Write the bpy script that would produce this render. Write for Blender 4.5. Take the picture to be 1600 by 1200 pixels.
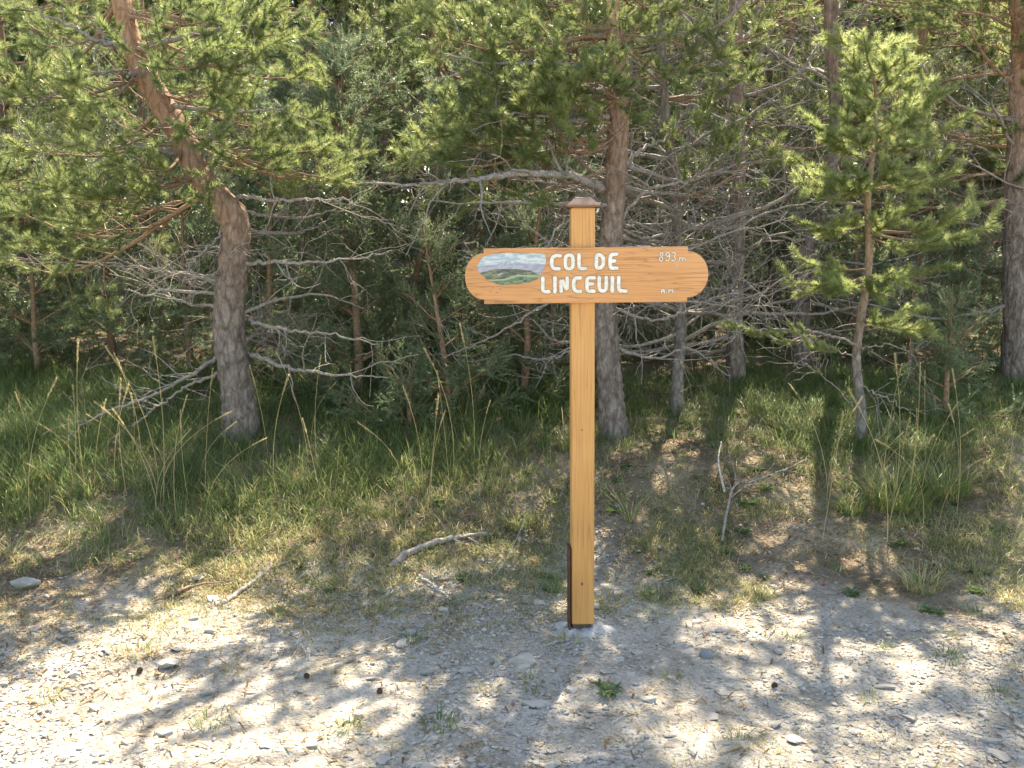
import bpy, bmesh, math
import numpy as np
from mathutils import Vector, Matrix, Quaternion

for o in list(bpy.data.objects):
    bpy.data.objects.remove(o)
scene = bpy.context.scene
COL = scene.collection
R = math.radians

# ------------------------------------------------------------------ camera
PITCH = R(8.0); CAMZ = 1.6; FPX = 1500.0
cam_d = bpy.data.cameras.new('camera'); cam = bpy.data.objects.new('camera', cam_d); COL.objects.link(cam)
cam_d.sensor_width = 36.0; cam_d.lens = 36.0 * FPX / 1600.0
cam_d.clip_start = 0.05; cam_d.clip_end = 2000
cam.location = (0, 0, CAMZ); cam.rotation_euler = (R(90) - PITCH, 0, 0)
scene.camera = cam

# ------------------------------------------------------------------ sky + sun
SUN_AZ, SUN_EL = R(16), R(52)
w = bpy.data.worlds.new('World'); scene.world = w; w.use_nodes = True
nt = w.node_tree
sky = nt.nodes.new('ShaderNodeTexSky'); sky.sky_type = 'NISHITA'; sky.sun_disc = False
sky.sun_elevation = SUN_EL; sky.sun_rotation = SUN_AZ; sky.altitude = 900; sky.dust_density = 1.5
bg = nt.nodes['Background']; bg.inputs['Strength'].default_value = 0.15
nt.links.new(sky.outputs[0], bg.inputs['Color'])
sl = bpy.data.lights.new('sun', 'SUN'); sl.energy = 4.9; sl.angle = R(0.55); sl.color = (1.0, 0.96, 0.90)
sun = bpy.data.objects.new('sun', sl); COL.objects.link(sun)
S = Vector((math.sin(SUN_AZ) * math.cos(SUN_EL), math.cos(SUN_AZ) * math.cos(SUN_EL), math.sin(SUN_EL)))
sun.rotation_euler = S.to_track_quat('Z', 'Y').to_euler(); sun.location = S * 40

vs = scene.view_settings
vs.view_transform = 'Standard'; vs.look = 'None'; vs.gamma = 1.0; vs.use_curve_mapping = False
vs.exposure = 1.95
vs.use_white_balance = True; vs.white_balance_temperature = 7900; vs.white_balance_tint = 10
scene.render.engine = 'CYCLES'
scene.cycles.max_bounces = 5; scene.cycles.diffuse_bounces = 3; scene.cycles.transmission_bounces = 3; scene.cycles.glossy_bounces = 2
scene.cycles.use_denoising = True

# ------------------------------------------------------------------ helpers
def ray(x, y):
    u = (x - 800) / FPX; v = (600 - y) / FPX; c, s = math.cos(PITCH), math.sin(PITCH)
    return np.array([u, c + s * v, -s + c * v])
def at(x, y, Y):
    """world point on the plane at depth Y seen in direction (x, y)"""
    d = ray(x, y); t = Y / d[1]
    return np.array([0, 0, CAMZ]) + d * t

_rs = np.random.default_rng(11)
_tab = _rs.random((256, 256))
def vnoise(x, y):
    xi = np.floor(x).astype(int); yi = np.floor(y).astype(int); fx = x - xi; fy = y - yi
    fx = fx * fx * (3 - 2 * fx); fy = fy * fy * (3 - 2 * fy)
    a = _tab[xi % 256, yi % 256]; b = _tab[(xi + 1) % 256, yi % 256]
    c = _tab[xi % 256, (yi + 1) % 256]; d = _tab[(xi + 1) % 256, (yi + 1) % 256]
    return (a * (1 - fx) + b * fx) * (1 - fy) + (c * (1 - fx) + d * fx) * fy
def fbm(x, y, o=4):
    s = 0; a = 0.5
    for i in range(o):
        s = s + a * vnoise(x * 2 ** i + 17.3 * i, y * 2 ** i + 5.7 * i); a *= 0.5
    return s
def sstep(a, b, x):
    t = np.clip((x - a) / (b - a), 0, 1); return t * t * (3 - 2 * t)
EX = np.array([-60, -4.0, -2.6, -1.7, -1.0, -0.5, 0.0, 0.35, 0.9, 1.4, 1.9, 2.4, 2.75, 3.1, 4.0, 60])
EY = np.array([4.4, 4.4, 4.35, 4.4, 4.6, 4.95, 5.1, 5.15, 5.15, 5.0, 4.8, 4.65, 5.0, 5.7, 6.3, 6.6])
def edge(x):            # where the gravel ends and the grassy bank begins
    return np.interp(x, EX, EY)
def height(x, y):
    x = np.asarray(x, float); y = np.asarray(y, float)
    yy = y + (fbm(x * 0.9 + 3, y * 0.9) - 0.47) * 0.5
    bank = 0.36 * sstep(4.25, 6.1, yy)
    rise = 0.115 * np.clip(y - 6.0, 0, 16) + 0.05 * np.clip(y - 22, 0, 60)
    e = edge(x)
    lip = 0.05 * sstep(e - 0.25, e + 0.1, y) * (fbm(x * 2.3, y * 2.3) * 2 - 0.3)
    near = np.exp(-((np.abs(y - 6) / 7) ** 4)) * np.exp(-((np.abs(x) / 7) ** 4))
    rough = (fbm(x * 3.1, y * 3.1) - 0.47) * 0.07 + (fbm(x * 11, y * 11 + 40, 3) - 0.43) * 0.028
    side = 0.0
    return bank + rise + lip * near + rough * near + side
def hz(x, y): return float(height(x, y))
def on_ground(px, py):
    """march the view ray of a photograph point to the terrain"""
    d = ray(px, py); p = np.array([0, 0, CAMZ]); t = 1.5
    while t < 40:
        q = p + d * t
        if q[2] <= hz(q[0], q[1]): break
        t += 0.01
    return np.array([q[0], q[1], hz(q[0], q[1])])

class MB:
    """collects vertices and faces, then links them as one mesh"""
    def __init__(s): s.v = []; s.q = []; s.t = []; s.qm = []; s.tm = []; s.a = []; s.n = 0
    def add(s, v, quads=None, tris=None, mat=0, tint=0.5):
        v = np.asarray(v, float); s.v.append(v)
        s.a.append(np.broadcast_to(np.asarray(tint, float), (len(v),)))
        if quads is not None and len(quads):
            s.q.append(np.asarray(quads) + s.n); s.qm.append(np.full(len(quads), mat))
        if tris is not None and len(tris):
            s.t.append(np.asarray(tris) + s.n); s.tm.append(np.full(len(tris), mat))
        s.n += len(v)
    def tube(s, pts, rad, sides=6, mat=0, tint=0.5, flat=1.0, rough=0.0, seed=0, caps=True):
        pts = np.asarray(pts, float); rad = np.broadcast_to(np.asarray(rad, float), (len(pts),))
        n = len(pts); T = np.gradient(pts, axis=0); T /= np.linalg.norm(T, axis=1)[:, None] + 1e-12
        ref = np.array([0, 0, 1.0]) if abs(T[0][2]) < 0.8 else np.array([0, 1.0, 0])
        U = np.zeros((n, 3)); W = np.zeros((n, 3)); u = np.cross(ref, T[0])
        for i in range(n):
            u = u - T[i] * np.dot(u, T[i]); u /= np.linalg.norm(u) + 1e-12
            U[i] = u; W[i] = np.cross(T[i], u)
        a = np.linspace(0, 2 * np.pi, sides, endpoint=False)
        rr = rad[:, None] * np.ones((1, sides))
        if rough > 0:
            rg = np.random.default_rng(seed); rr = rr * (1 + rough * (rg.random(rr.shape) - 0.5))
        V = pts[:, None, :] + rr[..., None] * (np.cos(a)[None, :, None] * U[:, None, :] + np.sin(a)[None, :, None] * W[:, None, :] * flat)
        V = V.reshape(-1, 3)
        i = np.arange(n - 1)[:, None] * sides; j = np.arange(sides)[None, :]; k = (j + 1) % sides
        Q = np.stack([i + j, i + k, i + sides + k, i + sides + j], -1).reshape(-1, 4)
        tr = None
        if caps:
            V = np.vstack([V, pts[0], pts[-1]]); c0 = n * sides; c1 = c0 + 1
            jj = np.arange(sides); kk = (jj + 1) % sides
            tr = np.vstack([np.stack([kk, jj, np.full(sides, c0)], -1),
                            np.stack([(n - 1) * sides + jj, (n - 1) * sides + kk, np.full(sides, c1)], -1)])
        s.add(V, Q, tr, mat, tint)
    def mesh(s, name, mats, smooth=False):
        me = bpy.data.meshes.new(name)
        V = np.vstack(s.v); Q = np.vstack(s.q) if s.q else np.zeros((0, 4), int); T = np.vstack(s.t) if s.t else np.zeros((0, 3), int)
        me.vertices.add(len(V)); me.vertices.foreach_set('co', V.astype(np.float32).ravel())
        me.loops.add(Q.size + T.size)
        me.loops.foreach_set('vertex_index', np.concatenate([Q.ravel(), T.ravel()]).astype(np.int32))
        me.polygons.add(len(Q) + len(T))
        st = np.concatenate([np.arange(len(Q)) * 4, Q.size + np.arange(len(T)) * 3]).astype(np.int32)
        me.polygons.foreach_set('loop_start', st)
        mi = np.concatenate(s.qm + s.tm).astype(np.int32); me.polygons.foreach_set('material_index', mi)
        me.polygons.foreach_set('use_smooth', np.full(len(st), smooth))
        at_ = me.attributes.new('tint', 'FLOAT', 'POINT'); at_.data.foreach_set('value', np.concatenate(s.a).astype(np.float32))
        for m in (mats if isinstance(mats, (list, tuple)) else [mats]): me.materials.append(m)
        me.update(calc_edges=True)
        return me
    def build(s, name, mats, parent=None, smooth=False): return obj(name, s.mesh(name, mats, smooth), parent)

def obj(name, me, parent=None, M=None):
    o = bpy.data.objects.new(name, me); COL.objects.link(o)
    if parent is not None: o.parent = parent
    if M is not None: o.matrix_basis = M
    return o
def tag(o, label=None, cat=None, group=None, kind=None):
    if label: o['label'] = label
    if cat: o['category'] = cat
    if group: o['group'] = group
    if kind: o['kind'] = kind
    return o
def thing(name, loc, label, cat, group=None):
    o = bpy.data.objects.new(name, None); COL.objects.link(o); o.location = Vector(loc); o.empty_display_size = 0.1
    return tag(o, label, cat, group)

# ------------------------------------------------------------------ materials
def new_mat(name):
    m = bpy.data.materials.new(name); m.use_nodes = True
    return m, m.node_tree, m.node_tree.nodes['Principled BSDF']
def N(t, kind, **kw):
    n = t.nodes.new(kind)
    for k, v in kw.items():
        if k.startswith('i_'): n.inputs[k[2:].replace('_', ' ')].default_value = v
        else: setattr(n, k, v)
    return n
def ramp(t, stops):
    r = t.nodes.new('ShaderNodeValToRGB'); e = r.color_ramp.elements
    while len(e) < len(stops): e.new(0.5)
    for k, (p, c) in enumerate(stops): e[k].position = p; e[k].color = (*c, 1) if len(c) == 3 else c
    return r
def coords(t, scale=(1, 1, 1), which='Object'):
    tc = t.nodes.new('ShaderNodeTexCoord'); mp = t.nodes.new('ShaderNodeMapping'); mp.inputs['Scale'].default_value = scale
    t.links.new(tc.outputs[which], mp.inputs['Vector']); return mp.outputs[0]

def leaf_mat(name, stops, transl=0.5, rough=0.34, spec=0.6, objvar=0.25):
    """diffuse + translucent + sheen; colour from the per-leaf tint and a per-object random value"""
    m, t, p = new_mat(name); L = t.links
    a = N(t, 'ShaderNodeAttribute', attribute_name='tint'); oi = N(t, 'ShaderNodeObjectInfo')
    ad = N(t, 'ShaderNodeMath', operation='MULTIPLY_ADD'); ad.inputs[1].default_value = objvar; 
    L.new(oi.outputs['Random'], ad.inputs[0]); 
    sb = N(t, 'ShaderNodeMath', operation='SUBTRACT'); sb.inputs[1].default_value = objvar * 0.5
    L.new(a.outputs['Fac'], ad.inputs[2]); L.new(ad.outputs[0], sb.inputs[0])
    r = ramp(t, stops); L.new(sb.outputs[0], r.inputs[0])
    L.new(r.outputs[0], p.inputs['Base Color']); p.inputs['Roughness'].default_value = rough
    p.inputs['Specular IOR Level'].default_value = spec
    tr = N(t, 'ShaderNodeBsdfTranslucent')
    hs = N(t, 'ShaderNodeHueSaturation'); hs.inputs['Saturation'].default_value = 0.95; hs.inputs['Value'].default_value = 1.8
    L.new(r.outputs[0], hs.inputs['Color']); L.new(hs.outputs[0], tr.inputs['Color'])
    mx = N(t, 'ShaderNodeMixShader'); mx.inputs[0].default_value = transl
    L.new(p.outputs[0], mx.inputs[1]); L.new(tr.outputs[0], mx.inputs[2])
    L.new(mx.outputs[0], t.nodes['Material Output'].inputs['Surface'])
    return m
NEEDLE = leaf_mat('pine_needles', [(0.0, (0.075, 0.11, 0.045)), (0.45, (0.145, 0.185, 0.065)), (0.8, (0.21, 0.245, 0.085)), (1.0, (0.27, 0.285, 0.11))], 0.5)
YNEEDLE = leaf_mat('young_pine_needles', [(0.0, (0.12, 0.165, 0.05)), (0.5, (0.205, 0.245, 0.09)), (1.0, (0.30, 0.33, 0.13))], 0.58)
DEADNEEDLE = leaf_mat('dead_pine_needles', [(0.0, (0.22, 0.09, 0.03)), (1.0, (0.38, 0.19, 0.07))], 0.35)
JUNIPER = leaf_mat('juniper_needles', [(0.0, (0.07, 0.11, 0.055)), (0.5, (0.14, 0.19, 0.10)), (1.0, (0.24, 0.28, 0.16))], 0.45)
GRASS = leaf_mat('grass_blades', [(0.0, (0.06, 0.10, 0.035)), (0.4, (0.125, 0.18, 0.055)), (0.65, (0.22, 0.24, 0.085)), (0.85, (0.36, 0.31, 0.15)), (1.0, (0.48, 0.40, 0.22))], 0.4, 0.45, 0.35, objvar=0.0)
WEED = leaf_mat('weed_leaves', [(0.0, (0.05, 0.10, 0.035)), (1.0, (0.14, 0.20, 0.06))], 0.4)
REDLEAF = leaf_mat('red_leaf', [(0.0, (0.35, 0.03, 0.05)), (1.0, (0.45, 0.06, 0.07))], 0.4)
LITTER = leaf_mat('dry_litter', [(0.0, (0.10, 0.06, 0.03)), (0.5, (0.22, 0.14, 0.07)), (1.0, (0.42, 0.33, 0.20))], 0.1, 0.7, 0.15, objvar=0)

def bark_mat(name, c1, c2, c3, scale, zs=0.35, bump=0.6, dist=0.02, tinted=None):
    m, t, p = new_mat(name); L = t.links
    v = coords(t, (scale, scale, scale * zs))
    n1 = N(t, 'ShaderNodeTexNoise'); n1.inputs['Scale'].default_value = 1.0; n1.inputs['Detail'].default_value = 6; n1.inputs['Roughness'].default_value = 0.65
    vo = N(t, 'ShaderNodeTexVoronoi', feature='DISTANCE_TO_EDGE'); vo.inputs['Scale'].default_value = 1.2
    L.new(v, n1.inputs['Vector'])
    mixv = N(t, 'ShaderNodeMixRGB'); mixv.inputs[0].default_value = 0.55; L.new(v, mixv.inputs[1]); L.new(n1.outputs['Color'], mixv.inputs[2])
    L.new(mixv.outputs[0], vo.inputs['Vector'])
    r = ramp(t, [(0.25, c1), (0.5, c2), (0.72, c3)]); L.new(n1.outputs[0], r.inputs[0])
    cr = ramp(t, [(0.0, (0.35, 0.32, 0.3)), (0.12, (1, 1, 1))]); L.new(vo.outputs['Distance'], cr.inputs[0])
    mul = N(t, 'ShaderNodeMixRGB', blend_type='MULTIPLY'); mul.inputs[0].default_value = 0.55
    src = r.outputs[0]
    if tinted:
        a = N(t, 'ShaderNodeAttribute', attribute_name='tint'); mt = N(t, 'ShaderNodeMixRGB'); mt.inputs[2].default_value = (*tinted, 1)
        L.new(a.outputs['Fac'], mt.inputs[0]); L.new(src, mt.inputs[1])
        m3 = N(t, 'ShaderNodeMixRGB', blend_type='OVERLAY'); m3.inputs[0].default_value = 0.35
        L.new(mt.outputs[0], m3.inputs[1]); L.new(n1.outputs[0], m3.inputs[2]); src = m3.outputs[0]
    L.new(src, mul.inputs[1]); L.new(cr.outputs[0], mul.inputs[2]); L.new(mul.outputs[0], p.inputs['Base Color'])
    p.inputs['Roughness'].default_value = 0.85; p.inputs['Specular IOR Level'].default_value = 0.25
    ma = N(t, 'ShaderNodeMath', operation='ADD'); L.new(n1.outputs[0], ma.inputs[0])
    sm = N(t, 'ShaderNodeMath', operation='MINIMUM'); sm.inputs[1].default_value = 0.25; L.new(vo.outputs['Distance'], sm.inputs[0]); L.new(sm.outputs[0], ma.inputs[1])
    b = N(t, 'ShaderNodeBump'); b.inputs['Strength'].default_value = bump; b.inputs['Distance'].default_value = dist
    L.new(ma.outputs[0], b.inputs['Height']); L.new(b.outputs[0], p.inputs['Normal'])
    return m
BARK = bark_mat('pine_bark', (0.10, 0.075, 0.06), (0.20, 0.165, 0.14), (0.33, 0.28, 0.24), 34, 0.4, 0.9, 0.02, tinted=(0.42, 0.23, 0.12))
BARKG = bark_mat('grey_bark', (0.10, 0.09, 0.08), (0.19, 0.17, 0.15), (0.28, 0.26, 0.23), 45, 0.5, 0.6, 0.01, tinted=(0.36, 0.24, 0.15))
TWIG = bark_mat('twig_bark', (0.16, 0.13, 0.11), (0.26, 0.23, 0.20), (0.38, 0.34, 0.30), 60, 1, 0.3, 0.004)
LIMB = bark_mat('live_twig_bark', (0.17, 0.10, 0.06), (0.28, 0.18, 0.11), (0.36, 0.27, 0.19), 60, 1, 0.3, 0.004)
BLEACH = bark_mat('bleached_wood', (0.34, 0.30, 0.26), (0.46, 0.42, 0.37), (0.58, 0.54, 0.48), 50, 0.3, 0.4, 0.004)
CONE = bark_mat('cone_scales', (0.05, 0.03, 0.02), (0.10, 0.06, 0.04), (0.18, 0.11, 0.07), 60, 1, 0.4, 0.004)

def wood_mat(name, axis, base, dark):
    m, t, p = new_mat(name); L = t.links
    sc = {'X': (1.5, 15, 15), 'Z': (26, 26, 0.7)}[axis]; fine = {'X': (5, 210, 210), 'Z': (230, 230, 4)}[axis]
    v = coords(t, sc); vf = coords(t, fine)
    n0 = N(t, 'ShaderNodeTexNoise'); n0.inputs['Scale'].default_value = 1.0; n0.inputs['Detail'].default_value = 3; n0.inputs['Distortion'].default_value = 0.35
    L.new(v, n0.inputs['Vector'])
    # growth rings: contour lines of the stretched noise
    mm = N(t, 'ShaderNodeMath', operation='MULTIPLY'); mm.inputs[1].default_value = 9.0; L.new(n0.outputs[0], mm.inputs[0])
    fr = N(t, 'ShaderNodeMath', operation='FRACT'); L.new(mm.outputs[0], fr.inputs[0])
    rr = ramp(t, [(0.0, (0.40,) * 3), (0.10, (0.92,) * 3), (0.75, (1, 1, 1)), (1.0, (0.72,) * 3)]); L.new(fr.outputs[0], rr.inputs[0])
    n1 = N(t, 'ShaderNodeTexNoise'); n1.inputs['Scale'].default_value = 1.0; n1.inputs['Detail'].default_value = 3; L.new(vf, n1.inputs['Vector'])
    fl = ramp(t, [(0.32, (0.62, 0.55, 0.5)), (0.5, (1, 1, 1))]); L.new(n1.outputs[0], fl.inputs[0])
    n2 = N(t, 'ShaderNodeTexNoise'); n2.inputs['Scale'].default_value = 3.0; n2.inputs['Detail'].default_value = 4; L.new(coords(t), n2.inputs['Vector'])
    br = ramp(t, [(0.3, tuple(c * 0.86 for c in base)), (0.55, base), (0.75, (base[0] * 1.06, base[1] * 1.12, base[2] * 1.25))]); L.new(n2.outputs[0], br.inputs[0])
    m1 = N(t, 'ShaderNodeMixRGB', blend_type='MIX'); m1.inputs[1].default_value = (*dark, 1)
    L.new(rr.outputs[0], m1.inputs[0]); L.new(br.outputs[0], m1.inputs[2])
    m2 = N(t, 'ShaderNodeMixRGB', blend_type='MULTIPLY'); m2.inputs[0].default_value = 0.6
    L.new(m1.outputs[0], m2.inputs[1]); L.new(fl.outputs[0], m2.inputs[2]); L.new(m2.outputs[0], p.inputs['Base Color'])
    p.inputs['Roughness'].default_value = 0.42; p.inputs['Specular IOR Level'].default_value = 0.4
    b = N(t, 'ShaderNodeBump'); b.inputs['Strength'].default_value = 0.35; b.inputs['Distance'].default_value = 0.002
    L.new(m2.outputs[0], b.inputs['Height']); L.new(b.outputs[0], p.inputs['Normal'])
    return m
OAK_X = wood_mat('oak_board', 'X', (0.60, 0.28, 0.10), (0.19, 0.075, 0.035))
OAK_Z = wood_mat('oak_post', 'Z', (0.60, 0.30, 0.095), (0.36, 0.16, 0.04))
CAPW = wood_mat('cap_wood', 'X', (0.20, 0.105, 0.06), (0.11, 0.055, 0.035))

def flat_mat(name, c1, c2, scale=30, rough=0.7, metal=0.0, bump=0.2, dist=0.003, spec=0.3):
    m, t, p = new_mat(name); L = t.links
    n = N(t, 'ShaderNodeTexNoise'); n.inputs['Scale'].default_value = scale; n.inputs['Detail'].default_value = 5; L.new(coords(t), n.inputs['Vector'])
    r = ramp(t, [(0.3, c1), (0.7, c2)]); L.new(n.outputs[0], r.inputs[0]); L.new(r.outputs[0], p.inputs['Base Color'])
    p.inputs['Roughness'].default_value = rough; p.inputs['Metallic'].default_value = metal; p.inputs['Specular IOR Level'].default_value = spec
    b = N(t, 'ShaderNodeBump'); b.inputs['Strength'].default_value = bump; b.inputs['Distance'].default_value = dist
    L.new(n.outputs[0], b.inputs['Height']); L.new(b.outputs[0], p.inputs['Normal'])
    return m
WHITE = flat_mat('white_paint', (0.58, 0.54, 0.45), (0.80, 0.77, 0.68), 70, 0.6)
GROOVE_SHADE = flat_mat('letter_groove_shade', (0.20, 0.15, 0.12), (0.33, 0.26, 0.20), 120, 0.8)  # shadow round the routed letters, as a fixed dark colour
RUST = flat_mat('rusty_steel', (0.06, 0.03, 0.022), (0.16, 0.07, 0.045), 40, 0.8, 0.3)
STEEL = flat_mat('dark_steel', (0.06, 0.055, 0.05), (0.12, 0.10, 0.09), 40, 0.7, 0.4)
CONCRETE = flat_mat('concrete', (0.27, 0.26, 0.24), (0.46, 0.445, 0.41), 25, 0.9, 0, 0.8, 0.012)
PLUG = flat_mat('wood_knot', (0.10, 0.06, 0.04), (0.20, 0.14, 0.10), 100, 0.8)

def stone_mat(name, stops):
    m, t, p = new_mat(name); L = t.links
    oi = N(t, 'ShaderNodeObjectInfo'); a = N(t, 'ShaderNodeAttribute', attribute_name='tint')
    n = N(t, 'ShaderNodeTexNoise'); n.inputs['Scale'].default_value = 40; n.inputs['Detail'].default_value = 6; L.new(coords(t), n.inputs['Vector'])
    s1 = N(t, 'ShaderNodeMath', operation='ADD'); L.new(oi.outputs['Random'], s1.inputs[0]); L.new(a.outputs['Fac'], s1.inputs[1])
    s2 = N(t, 'ShaderNodeMath', operation='MULTIPLY_ADD'); s2.inputs[1].default_value = 0.5; s2.inputs[2].default_value = 0.0; L.new(s1.outputs[0], s2.inputs[0])
    r = ramp(t, stops); L.new(s2.outputs[0], r.inputs[0])
    mo = ramp(t, [(0.3, (0.75, 0.73, 0.7)), (0.65, (1.05, 1.05, 1.05))]); L.new(n.outputs[0], mo.inputs[0])
    mu = N(t, 'ShaderNodeMixRGB', blend_type='MULTIPLY'); mu.inputs[0].default_value = 1; L.new(r.outputs[0], mu.inputs[1]); L.new(mo.outputs[0], mu.inputs[2])
    L.new(mu.outputs[0], p.inputs['Base Color']); p.inputs['Roughness'].default_value = 0.85; p.inputs['Specular IOR Level'].default_value = 0.25
    b = N(t, 'ShaderNodeBump'); b.inputs['Strength'].default_value = 0.5; b.inputs['Distance'].default_value = 0.004
    L.new(n.outputs[0], b.inputs['Height']); L.new(b.outputs[0], p.inputs['Normal'])
    return m
STONE = stone_mat('limestone', [(0.0, (0.24, 0.23, 0.21)), (0.4, (0.36, 0.34, 0.30)), (0.75, (0.45, 0.41, 0.34)), (1.0, (0.52, 0.49, 0.43))])
BLUESTONE = stone_mat('blue_grey_pebble', [(0.0, (0.20, 0.21, 0.22)), (1.0, (0.28, 0.29, 0.30))])

def ground_mat():
    m, t, p = new_mat('ground'); L = t.links
    a = N(t, 'ShaderNodeAttribute', attribute_name='tint')           # 0 gravel track .. 1 forest soil
    v = coords(t)
    n1 = N(t, 'ShaderNodeTexNoise'); n1.inputs['Scale'].default_value = 3.0; n1.inputs['Detail'].default_value = 8; n1.inputs['Roughness'].default_value = 0.62; L.new(v, n1.inputs['Vector'])
    n2 = N(t, 'ShaderNodeTexNoise'); n2.inputs['Scale'].default_value = 60; n2.inputs['Detail'].default_value = 6; n2.inputs['Roughness'].default_value = 0.7; L.new(v, n2.inputs['Vector'])
    vo = N(t, 'ShaderNodeTexVoronoi'); vo.inputs['Scale'].default_value = 75; L.new(v, vo.inputs['Vector'])
    g = ramp(t, [(0.32, (0.25, 0.22, 0.175)), (0.5, (0.37, 0.34, 0.285)), (0.68, (0.46, 0.43, 0.375))]); L.new(n1.outputs[0], g.inputs[0])
    s = ramp(t, [(0.3, (0.10, 0.075, 0.05)), (0.5, (0.20, 0.155, 0.10)), (0.7, (0.33, 0.27, 0.19))]); L.new(n1.outputs[0], s.inputs[0])
    mx = N(t, 'ShaderNodeMixRGB'); L.new(a.outputs['Fac'], mx.inputs[0]); L.new(g.outputs[0], mx.inputs[1]); L.new(s.outputs[0], mx.inputs[2])
    f = ramp(t, [(0.33, (0.6, 0.58, 0.55)), (0.6, (1.08, 1.07, 1.05))]); L.new(n2.outputs[0], f.inputs[0])
    mu = N(t, 'ShaderNodeMixRGB', blend_type='MULTIPLY'); mu.inputs[0].default_value = 0.85; L.new(mx.outputs[0], mu.inputs[1]); L.new(f.outputs[0], mu.inputs[2])
    L.new(mu.outputs[0], p.inputs['Base Color']); p.inputs['Roughness'].default_value = 0.95; p.inputs['Specular IOR Level'].default_value = 0.15
    ad = N(t, 'ShaderNodeMath', operation='ADD'); L.new(n2.outputs[0], ad.inputs[0]); L.new(vo.outputs['Distance'], ad.inputs[1])
    b = N(t, 'ShaderNodeBump'); b.inputs['Strength'].default_value = 0.7; b.inputs['Distance'].default_value = 0.012
    L.new(ad.outputs[0], b.inputs['Height']); L.new(b.outputs[0], p.inputs['Normal'])
    return m
GROUND = ground_mat()

# ------------------------------------------------------------------ ground: one sheet, fine near the sign, coarse to the horizon
def axis(lo, hi, step, far, growth=1.25):
    c = list(np.arange(lo, hi + 1e-6, step)); d = step
    a = c[-1]
    while a < far: d *= growth; a += d; c.append(a)
    d = step; a = c[0]
    while a > -far: d *= growth; a -= d; c.insert(0, a)
    return np.array(c)
gx = axis(-3.6, 3.9, 0.026, 400); gy = axis(2.3, 7.4, 0.026, 400)
XX, YY = np.meshgrid(gx, gy, indexing='ij'); ZZ = height(XX, YY)
ZZ = np.where(YY > 80, ZZ, ZZ)
i, j = np.meshgrid(np.arange(len(gx) - 1), np.arange(len(gy) - 1), indexing='ij'); k = i * len(gy) + j
gm = MB()
soil = sstep(-0.35, 0.45, YY - edge(XX) + 0.25 + 0.35 * sstep(0.3, 0.7, XX) * sstep(2.9, 2.2, XX) + (fbm(XX * 2.2, YY * 2.2 + 9) - 0.47) * 1.3)
gm.add(np.stack([XX, YY, ZZ], -1).reshape(-1, 3), np.stack([k, k + len(gy), k + len(gy) + 1, k + 1], -1).reshape(-1, 4), tint=soil.ravel())
tag(gm.build('ground', GROUND, smooth=True), kind='structure')

# ------------------------------------------------------------------ the signpost
PX, PY = 0.2975, 3.90
PZ = hz(PX, PY)
sign = thing('signpost', (PX, PY, PZ), 'varnished oak signpost with round-ended board reading COL DE LINCEUIL', 'signpost')
sign.rotation_euler = (0, R(-0.55), R(1.2))
def bevel_box(name, x0, x1, y0, y1, z0, z1, bev, mat, parent, seg=3):
    bm = bmesh.new(); bmesh.ops.create_cube(bm, size=1)
    for v in bm.verts:
        v.co = Vector(((x0 + x1) / 2 + v.co.x * (x1 - x0), (y0 + y1) / 2 + v.co.y * (y1 - y0), (z0 + z1) / 2 + v.co.z * (z1 - z0)))
    bmesh.ops.bevel(bm, geom=bm.edges[:], offset=bev, segments=seg, affect='EDGES', profile=0.5)
    me = bpy.data.meshes.new(name); bm.to_mesh(me); bm.free(); me.materials.append(mat)
    for f in me.polygons: f.use_smooth = False
    return obj(name, me, parent)
TOP = 1.795 - PZ
post = bevel_box('post', -0.0475, 0.0475, -0.0475, 0.0475, 0.042, TOP - 0.03, 0.008, OAK_Z, sign)
# hipped cap
bm = bmesh.new()
def ring(h, r_): return [bm.verts.new((sx * r_, sy * r_, h)) for sx, sy in ((-1, -1), (1, -1), (1, 1), (-1, 1))]
rings = [ring(TOP - 0.031, 0.050), ring(TOP - 0.0305, 0.0645), ring(TOP - 0.023, 0.0655), ring(TOP + 0.003, 0.036), ring(TOP + 0.0085, 0.031)]
for a, b in zip(rings, rings[1:]):
    for q in range(4): bm.faces.new((a[q], a[(q + 1) % 4], b[(q + 1) % 4], b[q]))
bm.faces.new(rings[0][::-1]); bm.faces.new(rings[-1])
bmesh.ops.bevel(bm, geom=bm.edges[:], offset=0.0015, segments=1, affect='EDGES')
me = bpy.data.meshes.new('cap'); bm.to_mesh(me); bm.free(); me.materials.append(CAPW); tag(obj('cap', me, sign), 'brown hipped wooden cap')
# board outline in metres, centre at the board's middle
KB = 0.002537
BZ = 1.497 - PZ; BX = 0.0085
BT = -0.0475 - 0.028; BB = -0.0475 + 0.004          # board front and back (let into the post)
def outline():
    hw, hh, r0 = 0.4045, 0.1095, 0.0918
    P = [(-hw, hh), (hw, hh), (hw, 0.0925)]
    n = 26
    for a in np.linspace(90, -90, n): P.append((hw + 0.0815 * math.cos(R(a)) + 0.0012, 0.0915 * math.sin(R(a)) - 0.001))
    P += [(hw, -0.0925), (hw, -hh), (-hw, -hh), (-hw, -0.0925)]
    for a in np.linspace(-90, 90, n): P.append((-hw - 0.0735 * math.cos(R(a)) - 0.0012, 0.0915 * math.sin(R(a)) - 0.001))
    P += [(-hw, 0.0925)]
    return P
bm = bmesh.new()
vs_ = [bm.verts.new((x, BT, z)) for x, z in outline()]
f = bm.faces.new(vs_)
ex = bmesh.ops.extrude_face_region(bm, geom=[f])
for v in [g for g in ex['geom'] if isinstance(g, bmesh.types.BMVert)]: v.co.y = BB
bmesh.ops.recalc_face_normals(bm, faces=bm.faces[:])
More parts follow.
